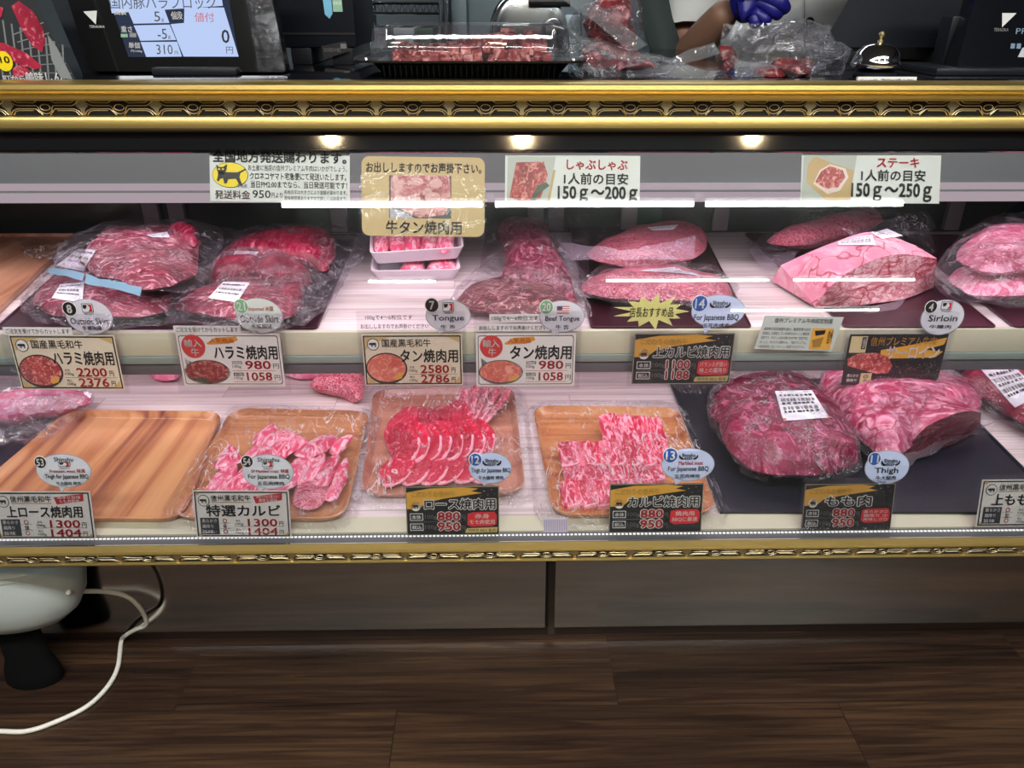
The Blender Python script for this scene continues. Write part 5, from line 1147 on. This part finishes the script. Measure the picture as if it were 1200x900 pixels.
for i in range(620):
    x = rnd.uniform(xl+.03, xr-.03); y = rnd.uniform(yl+.03, yr-.03)
    hz = .020+.042*(1-abs((y-1.435)/.11)**2)*(.72+.3*math.sin(x*22+1.0)); z = ZC+rnd.uniform(.008, max(.012, hz)); s = rnd.uniform(.005, .009)
    pts = [Vector((x, y, z))+Vector((dx*s*rnd.uniform(.7, 1.3), dy*s*rnd.uniform(.7, 1.3), dz*s*rnd.uniform(.7, 1.2))) for dx, dy, dz in ((-1,-1,-1),(1,-1,-1),(1,1,-1),(-1,1,-1),(-1,-1,1),(1,-1,1),(1,1,1),(-1,1,1))]
    mb.add(pts, [(0,3,2,1),(4,5,6,7),(0,1,5,4),(1,2,6,5),(2,3,7,6),(3,0,4,7)], DICE)
o = mb.build('diced_beef', angle=80); tag(o, 'heap of small diced beef inside the black tray under the clear lid', 'diced meat', kind='stuff')
# vacuum bags of beef on the counter
RAWR = meat('raw beef', srgb(118, 38, 42), srgb(80, 20, 26), srgb(206, 134, 132), 46, .55, .66); CBAG = film('counter bag', haze=.04, rough=.06, bump=.6, bscale=14, k=.32, base=.02, hazecol=(.6, .64, .66), crease=.4, cscale=14, cw=.02); CBAG2 = film('stiff bag edge', haze=.22, rough=.1, bump=.3, bscale=12, k=.5, base=.05, hazecol=(.56, .6, .62), crease=.3, cscale=12, cw=.02)
def lump(mb, cx, cy, Y, rx, rz, ry, m, seed, amp=.006, zmin=ZC):
    o = P(cx, cy, Y=Y); rows = []; nu, nv = 28, 14
    for j in range(nv+1):
        ph = math.pi*(j+.02)/(nv+.04)-math.pi/2; r = []
        for i in range(nu):
            a = 2*math.pi*i/nu; p = o+Vector((rx*math.cos(ph)*math.cos(a), ry*math.cos(ph)*math.sin(a), rz*math.sin(ph))); p += nz3(p, 24, seed)*amp*2+nz3(p, 70, seed+5)*min(.009, rz*.5); p.z = max(p.z, zmin+.001); r.append(p)
        rows.append(r)
    mb.rings(rows, m)
def vsheet(mb, px, Ys, m, nu=14, nv=10, amp=.006, seed=1, freq=22):
    q = [P(a, b, Y=y) for (a, b), y in zip(px, Ys)]; rows = []
    for j in range(nv+1):
        a = lambda u: q[0].lerp(q[1], u).lerp(q[3].lerp(q[2], u), j/nv)
        rows.append([a(i/nu)+nz3(a(i/nu), freq, seed)*amp for i in range(nu+1)])
    for r in rows:
        for p in r: p.z = max(p.z, ZC+.001)
    mb.grid(rows, m)
def bagged(label, x, y, Y, lumps, bag, sheets, rest=None):
    t = thing('packed_beef', label, 'packed meat', P(x, y, Y=Y) if rest else Vector((P(x, y, Y=Y).x, Y, ZC)), 'bags of beef on the counter')
    mb = M()
    for i, (cx, cy, yy, rx, rz, ry) in enumerate(lumps): lump(mb, cx, cy, yy, rx, rz, ry, RAWR, 200+i+int(cx))
    mb.build('meat', t); mb = M()
    for i, (cx, cy, yy, rx, rz, ry) in enumerate(bag): lump(mb, cx, cy, yy, rx, rz, ry, CBAG, 230+i+int(cx), .012)
    for i, (px, ys, m) in enumerate(sheets): vsheet(mb, px, ys, m, seed=i+int(px[0][0]))
    mb.build('bag', t)
bagged('upper clear bag with a round dark red beef piece behind a stiff slanting bag edge', 715, 30, 1.50, [(713, 25, 1.50, .042, .040, .04), (700, 70, 1.46, .03, .025, .03), (722, 48, 1.5, .035, .03, .035), (718, 72, 1.48, .05, .026, .04)], [(712, 30, 1.50, .055, .050, .05), (708, 72, 1.47, .06, .024, .05)], [([(636, -20), (668, -20), (760, 52), (740, 60)], [1.44]*4, CBAG2), ([(690, 0), (745, 20), (756, 48), (700, 40)], [1.46]*4, CBAG)])
bagged('flat bag with a small red piece of beef, in front of the round piece', 735, 85, 1.36, [(738, 78, 1.38, .052, .010, .03), (697, 68, 1.40, .022, .022, .03)], [(740, 78, 1.38, .09, .016, .05)], [([(660, 30), (735, 58), (790, 72), (720, 80)], [1.40, 1.36, 1.36, 1.37], CBAG2), ([(735, 85), (835, 50), (842, 62), (750, 95)], [1.35, 1.40, 1.40, 1.34], CBAG2), ([(720, 80), (850, 80), (850, 96), (700, 96)], [1.36, 1.36, 1.32, 1.32], CBAG), ([(660, 40), (720, 60), (730, 96), (668, 96)], [1.38, 1.38, 1.34, 1.34], CBAG)])
bagged('big puffed clear bag with beef scraps under the blue glove', 910, 75, 1.38, [(927, 82, 1.37, .030, .014, .03), (853, 68, 1.42, .016, .018, .02), (900, 88, 1.36, .03, .012, .02), (940, 82, 1.38, .014, .018, .02)], [(916, 65, 1.40, .092, .044, .05), (955, 70, 1.38, .045, .034, .04)], [([(850, 28), (962, 28), (980, 60), (845, 60)], [1.44, 1.44, 1.42, 1.42], CBAG), ([(862, 70), (915, 78), (905, 94), (860, 92)], [1.345]*4, CBAG2), ([(830, 55), (866, 60), (866, 96), (826, 96)], [1.37]*4, CBAG), ([(914, 82), (950, 66), (956, 80), (925, 94)], [1.335]*4, CBAG)])
# bell and its notice
CHR = mat('chrome', (.62, .62, .64), .07, 1.0); bc = P(1024, 88, Y=1.36); bz = ZC
t = thing('call_bell', 'chrome call bell on a black base, on the counter right of the bags', 'bell', (bc.x, 1.36, bz))
M().lathe([(.030, .0), (.034, .002), (.034, .006), (.026, .012), (.010, .014)], (bc.x, 1.36, bz), BLKP, 32).build('base', t)
M().lathe([(.0385, .015), (.0395, .017), (.0395, .021), (.038, .0225), (.037, .027), (.033, .038), (.024, .047), (.012, .0515), (.004, .052)], (bc.x, 1.36, bz), CHR, 40).build('dome', t)
M().lathe([(.0045, .052), (.0045, .0555), (.0025, .056), (.0025, .061), (.0045, .062), (.005, .065), (.0025, .0685)], (bc.x, 1.36, bz), GOLD2, 16).build('button', t)
c = card_thing('bell_notice', 'narrow white strip of small writing at the counter edge below the bell', 'sign', 1040, 94, 1.30)
c.rect('card', 1005, 90, 1074, 98.5, PAPER, 0, slab=True, th=.006); c.text('lettering', 'いらっしゃいませ。ご用の方はベルを押してください。', 1007, 92, 1072, 96.5, INK, 2, bold=.02); c.done()
# right scale
t = thing('scale_display', 'dark till display seen from its glossy front, at the right end of the counter', 'display', P(1150, 92, z=ZC))
c = Card(t, 1160, 40, Y=1.42, tilt=R(14)); c.slab('bezel', [(1150, -70), (1330, -70), (1330, 90), (1124, 86)], mat('display black blue', srgb(12, 14, 18), .1, 0, .5), th=.04)
c.poly('logo', [(1171, 15.5), (1188, 15.5), (1173, 32)], flat('logo silver', (206, 206, 200)), 2); c.text('logo', 'TERAOKA', 1164, 33, 1181, 37, GREY, 2); c.text('logo', 'PRICE', 1190, 33, 1222, 40, flat('logo blue', (110, 130, 150)), 2)
for x in (1186, 1193): c.rect('logo', x, 51, x+5, 57, flat('logo blue', (110, 130, 150)), 2)
c.poly('logo', [(1200, 56), (1230, 56), (1230, 68), (1196, 67)], flat('key white', (180, 186, 190)), 2); c.done()
o = ROOT[t]; M().box((o.x-.05, o.y+.05, ZC), (o.x+.12, o.y+.2, ZC+.012), BLKP, .004).box((o.x+.0, o.y+.13, ZC+.008), (o.x+.06, o.y+.17, ZC+.09), BLKP, .004).build('stand', t)
t = thing('weighing_machine', 'large dark navy machine body behind the bell on the counter', 'machine', (P(1065, 60, Y=1.72).x, 1.75, ZC))
xa, xb = P(1008, 40, Y=1.66).x, P(1160, 40, Y=1.66).x
M().rings([[Vector((x0, y0, z0)), Vector((x1, y0, z0)), Vector((x1, 1.92, z0)), Vector((x0+.17, 1.92, z0))] for x0, x1, y0, z0 in ((xa-.075, xb, 1.66, ZC+.03), (xa+.12, xb, 1.72, ZC+.4))], BLKP2).build('body', t)
for fx in (xa+.16, xa-.02): M().box((fx, 1.67, ZC), (fx+.05, 1.9, ZC+.032), BLKP, .003).build('foot', t)
# ================================================================ THE KITCHEN BEHIND
STL = mat('kitchen steel', srgb(120, 134, 140), .35, .7); GRNB = mat('green crate', srgb(30, 74, 48), .5); WHT = mat('white plastic', srgb(170, 180, 182), .5)
t = thing('wire_rack', 'chrome wire storage rack behind the counter, left of the slicer', 'rack', (P(470, 20, Y=3.3).x, 3.4, 0))
xa, xb = P(418, 20, Y=3.3).x, P(518, 20, Y=3.3).x
for z in (.55, .86, 1.165):
    mb = M(); mb.tube([(xa, 3.3, z+.022), (xb, 3.3, z+.022)], .005, CHR, 8); mb.tube([(xa, 3.3, z-.012), (xb, 3.3, z-.012)], .005, CHR, 8)
    n = 14
    for i in range(n): 
        u0 = xa+(xb-xa)*i/n; u1 = xa+(xb-xa)*(i+1)/n; um = (u0+u1)/2; mb.tube([(u0, 3.3, z-.012), (um, 3.3, z+.022), (u1, 3.3, z-.012)], .003, CHR, 6)
    for i in range(20): u = xa+(xb-xa)*(i+.5)/20; mb.tube([(u, 3.3, z+.026), (u, 3.75, z+.026)], .002, CHR, 5)
    mb.build('shelf', t)
for x, y in ((xa, 3.3), (xb, 3.3), (xa, 3.75), (xb, 3.75)):
    M().tube([(x, y, 0), (x, y, 1.8)], .0125, CHR, 12).build('post', t)
for i, (p0, p1, m, nm, lab) in enumerate(((428, 452, WHT, 'storage_box', 'pale box on the wire rack, left one'), (462, 484, WHT, 'storage_box', 'pale box on the wire rack, middle one'), (490, 506, GRNB, 'storage_box', 'green box on the wire rack'))):
    a, b_ = P(p0, 30, Y=3.36).x, P(p1, 30, Y=3.36).x
    mb = M(); mb.box((a, 3.36, .889), (b_, 3.66, 1.10), m, .008); mb.box((a-.004, 3.352, 1.075), (b_+.004, 3.668, 1.10), m, .004); tag(mb.build('storage_box'), lab, 'box', 'boxes on the wire rack')
t = thing('steel_cabinet', 'grey steel cabinet with a door seam behind the counter, between the rack and the slicer', 'cabinet', (P(590, 20, Y=3.5).x, 3.8, 0))
xa, xb = P(528, 20, Y=3.5).x, P(1010, 20, Y=3.5).x; xm = P(548, 20, Y=3.5).x; xm2 = P(800, 20, Y=3.5).x
M().box((xa, 3.54, 0), (xb, 4.2, 1.9), STL, .01).build('body', t); 
for a, b_ in ((xa+.005, xm-.003), (xm+.003, xm2-.003), (xm2+.003, xb-.01)):
    d = M().box((a, 3.515, .1), (b_, 3.539, 1.88), STL, .006).build('door', t); M().tube([(b_-.03, 3.50, .8), (b_-.03, 3.50, .98)], .008, CHR, 8).build('handle', d)
t = thing('prep_table', 'steel work table behind the counter carrying the slicer', 'table', (P(630, 60, Y=3.0).x, 3.0, 0))
xa, xb = P(532, 60, Y=3.0).x, P(740, 60, Y=3.0).x
M().box((xa, 2.78, .88), (xb, 3.24, .92), STEEL, .006).build('table_top', t)
for x in (xa+.04, xb-.04):
    for y in (2.82, 3.2): M().tube([(x, y, 0), (x, y, .88)], .018, STEEL, 12).build('leg', t)
t = thing('meat_slicer', 'steel meat slicer with a round blade guard on the work table', 'slicer', (P(635, 60, Y=2.95).x, 3.0, .92))
o = ROOT[t]; q = P(612, 30, Y=2.95)
mb = M(); mb.box((o.x-.14, 2.87, .921), (o.x+.16, 3.2, .99), STL, .02); mb.box((o.x+.02, 2.95, .985), (o.x+.14, 3.15, 1.16), STL, .02); mb.build('body', t)
def disc(cx, cz, y0, y1, r, m): 
    mb = M(); rows = [[Vector((cx+r*k*math.cos(2*math.pi*i/40), y, cz+r*k*math.sin(2*math.pi*i/40))) for i in range(40)] for k, y in ((.9, y0), (1, y0+.004), (1, y1), (.95, y1))]; mb.rings(rows[::-1], m); return mb
disc(q.x+.03, q.z-.02, 2.89, 2.91, .125, mat('blade steel', (.6, .62, .63), .18, 1.0)).build('blade', t)
mb = M(); mb.tube([(q.x+.03+.135*math.cos(R(a)), 2.90, q.z-.02+.135*math.sin(R(a))) for a in range(40, 230, 10)], .011, CHR, 10); mb.build('blade_guard', t)
mb = M(); g_ = P(650, 2, Y=2.91); mb.tube([(g_.x-.03, 2.91, 1.0), (g_.x-.02, 2.91, g_.z)], .02, BLKM, 12); mb.tube([(g_.x-.09, 2.88, g_.z), (g_.x+.05, 2.88, g_.z)], .016, BLKM, 12); mb.build('handle', t)
disc(P(648, 32, Y=2.87).x, P(648, 32, Y=2.87).z, 2.83, 2.86, .03, CHR).build('knob', t)
# ================================================================ THE PERSON
def skin(name, pts, edges, radii, m, parent=None, levels=2, root=0):
    me = bpy.data.meshes.new(name); org = ROOT[parent] if parent else Vector(pts[0])*1
    if not parent: org = Vector((pts[0][0], pts[0][1], 0))
    me.from_pydata([Vector(p)-org for p in pts], edges, []); me.materials.append(m)
    o = bpy.data.objects.new(name, me); COL.objects.link(o)
    md = o.modifiers.new('skin', 'SKIN'); md.use_smooth_shade = True
    for i, r in enumerate(radii):
        sv = me.skin_vertices[0].data[i]; sv.radius = r if isinstance(r, tuple) else (r, r); sv.use_root = (i == root)
    o.modifiers.new('sub', 'SUBSURF').render_levels = levels; o.modifiers['sub'].levels = levels
    dg = bpy.context.evaluated_depsgraph_get(); m2 = bpy.data.meshes.new_from_object(o.evaluated_get(dg)); o.modifiers.clear(); o.data = m2
    for p in m2.polygons: p.use_smooth = True
    if not m2.materials: m2.materials.append(m)
    if parent: o.parent = parent
    else: o.location = org
    ROOT[o] = org; return o
px_, py_ = P(885, 20, Y=2.42).x, 2.42
SKIN = mat('skin', srgb(150, 112, 92), .5); COAT = mat('white work coat', srgb(206, 208, 204), .7, bump=.1, bscale=30); APR = mat('dark green apron', srgb(44, 56, 54), .7); GLV = mat('blue glove', srgb(36, 34, 128), .4, bump=.15, bscale=60); HAIR = mat('black hair', (.012, .01, .01), .5)
eL = P(803, 70, Y=2.20); hL = P(856, 8, Y=2.02); eR = Vector((px_+.31, 2.28, 1.23)); hR = P(955, -34, Y=1.98)
pts = [(px_, py_, .95), (px_, py_, 1.15), (px_, py_, 1.36), (px_, py_-.01, 1.47), (px_, py_-.03, 1.56), (px_, py_-.05, 1.66), (px_-.19, py_, 1.42), eL, eL.lerp(hL, .6), hL, (px_+.19, py_, 1.42), eR, hR,
       (px_-.10, py_, .88), (px_-.11, py_-.01, .48), (px_-.11, py_+.02, .09), (px_-.12, py_-.14, .04), (px_+.10, py_, .88), (px_+.11, py_-.01, .48), (px_+.11, py_+.02, .09), (px_+.12, py_-.14, .04)]
ed = [(0,1),(1,2),(2,3),(3,4),(4,5),(2,6),(6,7),(7,8),(8,9),(2,10),(10,11),(11,12),(0,13),(13,14),(14,15),(15,16),(0,17),(17,18),(18,19),(19,20)]
rad = [(.16,.12),(.15,.11),(.17,.12),.06,.058,(.09,.105),.075,.05,.046,.034,.075,.048,.034,.09,.06,.042,.04,.09,.06,.042,.04]
body = skin('person', pts, ed, rad, SKIN); tag(body, 'person in a white coat behind the counter, blue gloved hand holding a bag, bare forearm', 'person')
# face, hair, ears
hd = Vector((px_, py_-.05, 1.66)); mb = M(); mb.lathe([(.03, -.02), (.085, -.01), (.103, .04), (.098, .09), (.06, .125), (.01, .132)], hd+Vector((0, .012, 0)), HAIR, 28, 1, 1.1); mb.build('hair', body)
mb = M()
for s in (-1, 1): mb.lathe([(.002, -.008), (.009, 0), (.002, .008)], hd+Vector((s*.036, -.105, .0)), BLKM, 12, 1, .5); mb.lathe([(.003, -.03), (.012, 0), (.003, .03)], hd+Vector((s*.096, .0, -.01)), SKIN, 12, .7, 1.4)
mb.lathe([(.003, -.02), (.016, -.014), (.004, .03)], hd+Vector((0, -.112, -.03)), SKIN, 12); mb.box(hd+Vector((-.022, -.106, -.062)), hd+Vector((.022, -.098, -.056)), mat('lips', srgb(140, 80, 76), .5), .002); mb.build('face', body)
# coat: shell round the trunk, open collar, sleeves to the elbow
mb = M(); rows = []
for z, rx, ry in ((.72, .30, .20), (.9, .285, .19), (1.1, .275, .18), (1.25, .265, .175), (1.38, .25, .16), (1.45, .16, .12), (1.47, .08, .08)):
    rows.append([Vector((px_+rx*math.cos(a)*(1+.02*math.sin(a*7+z*9)), py_+ry*math.sin(a)*(1+.02*math.sin(a*9+z*5)), z)) for a in [2*math.pi*i/48 for i in range(48)]])
mb.rings(rows, COAT, False, False)
for sh_, e_ in (((px_-.19, py_, 1.42), eL), ((px_+.19, py_, 1.42), eR)):
    a = Vector(sh_); b_ = a.lerp(Vector(e_), .86); mb.tube([a, a.lerp(b_, .5), b_], [.10, .088, .082], COAT, 18, cap=False)
coat = mb.build('coat', body)
def front(px, py): # a point on the coat front seen at this pixel
    d = ray(px, py); t_ = (py_-.185)/d.y; p = CAM+d*t_; u = max(-1, min(1, (p.x-px_)/.28)); p = CAM+d*((py_-.19*math.sqrt(max(.02, 1-u*u)))/d.y); return p
bp = front(948, 25); mb = disc(bp.x, bp.z, bp.y-.010, bp.y-.004, .011, BLKM); mb.build('button', coat)
mb = M(); a = [front(942, y)+Vector((0, -.004, 0)) for y in (-60, -20, 10, 40, 80)]; mb.tube(a, .0015, mat('coat seam', srgb(150, 150, 148), .7), 5); mb.build('placket', coat)
mb = M(); rowsA = []
for y0, xa_, xb_ in ((-80, 742, 782), (0, 748, 784), (20, 752, 788), (45, 758, 796), (64, 766, 796), (140, 780, 810)):
    rowsA.append([P(xa_+(xb_-xa_)*i/6, y0, Y=2.17-.012*math.sin(math.pi*i/6)) for i in range(7)])
mb.grid(rowsA, APR); mb.grid([[p+Vector((0, .012, 0)) for p in r] for r in rowsA], APR); mb.build('apron', body)['label'] = 'dark green apron edge'
# the blue gloved hand, fingers closed round the neck of the bag
wv = hL; c0 = P(875, 0, Y=2.0); gp = [wv, wv.lerp(c0, .5), c0]; ge = [(0, 1), (1, 2)]; gr = [.042, (.052, .048), (.056, .044)]
base = len(gp)
for f, (k1, k2, k3) in enumerate((((895, -6), (915, 2), (922, 14)), ((892, 4), (910, 12), (914, 22)), ((886, 12), (900, 21), (896, 29)), ((878, 16), (888, 27), (880, 31)))):
    y0 = 1.975+f*.006
    for j, k in enumerate((k1, k2, k3)): gp.append(P(*k, Y=y0-[.0, .022, .006][j])); gr.append([.020, .0185, .015][j]); ge.append((2 if j == 0 else len(gp)-2, len(gp)-1))
for j, k in enumerate(((868, -14), (890, -18), (908, -10))): gp.append(P(*k, Y=1.955-.01*j)); gr.append([.018, .015, .013][j]); ge.append((1 if j == 0 else len(gp)-2, len(gp)-1))
skin('glove', gp, ge, gr, GLV, body)
gp = [hR, hR+Vector((-.05, -.01, .0)), hR+Vector((-.085, -.01, .0))]; ge = [(0, 1), (1, 2)]; gr = [.036, (.042, .03), (.042, .026)]
for f in range(4):
    a = gp[2]+Vector((-.02, -.01, .035-.022*f))
    for j, d in enumerate(((0, 0, 0), (-.028, -.02, -.004), (-.03, .004, -.012))): a = a+Vector(d); gp.append(a.copy()); gr.append([.012, .011, .0095][j]); ge.append((2 if j == 0 else len(gp)-2, len(gp)-1))
a = gp[1]+Vector((-.01, -.035, .03)); gp.append(a); gr.append(.014); ge.append((1, len(gp)-1)); gp.append(a+Vector((-.03, -.015, .01))); gr.append(.011); ge.append((len(gp)-2, len(gp)-1))
skin('glove', gp, ge, gr, GLV, body)
# ================================================================ UNDER THE CASE
APW = mat('reflected white', srgb(196, 204, 198), .4); hc = Vector((P(4, 700, Y=1.11).x, 1.115, 0))
t = thing('solid_reflection', 'white bowl-shaped reflection modelled solid on a black foot under the left end of the case', 'reflection', hc)  # solid bowl standing in for a reflection in the kick panel
M().lathe([(.04, .150), (.075, .153), (.105, .165), (.130, .188), (.150, .225), (.158, .262), (.162, .30), (.166, .302), (.166, .312), (.160, .315), (.10, .34), (.03, .35)], hc, APW, 56, 1, .5).build('body', t)
M().lathe([(.052, 0), (.055, .006), (.052, .03), (.042, .06), (.038, .152)], hc, mat('matt black', (.004, .004, .004), .8, 0, .1), 40, 1, .6).build('foot', t)  # black foot added to carry the bowl shape
CORD = mat('white cord', srgb(226, 222, 210), .5)
r_ = .0045
cp = [P(-70, 852, z=r_), P(-30, 858, z=r_), P(0, 857, z=r_), P(30, 857, z=r_), P(60, 848, z=r_), P(100, 829, z=r_), P(125, 806, z=r_), P(138, 782, z=r_), P(142, 752, z=r_), P(148, 744, Y=1.195), P(158, 738, Y=1.19), P(171, 732, Y=1.185), P(168, 718, Y=1.18), P(155, 703, Y=1.175), P(140, 696, Y=1.17), P(118, 693, Y=1.15), P(96, 693, Y=1.12), P(80, 694, Y=1.08)]  # upper run along the kick panel is modelled after the cord's own reflection
mb = M(); mb.tube(catmull(cp, 110, closed=False), r_, CORD, 10); mb.build('cord', t)
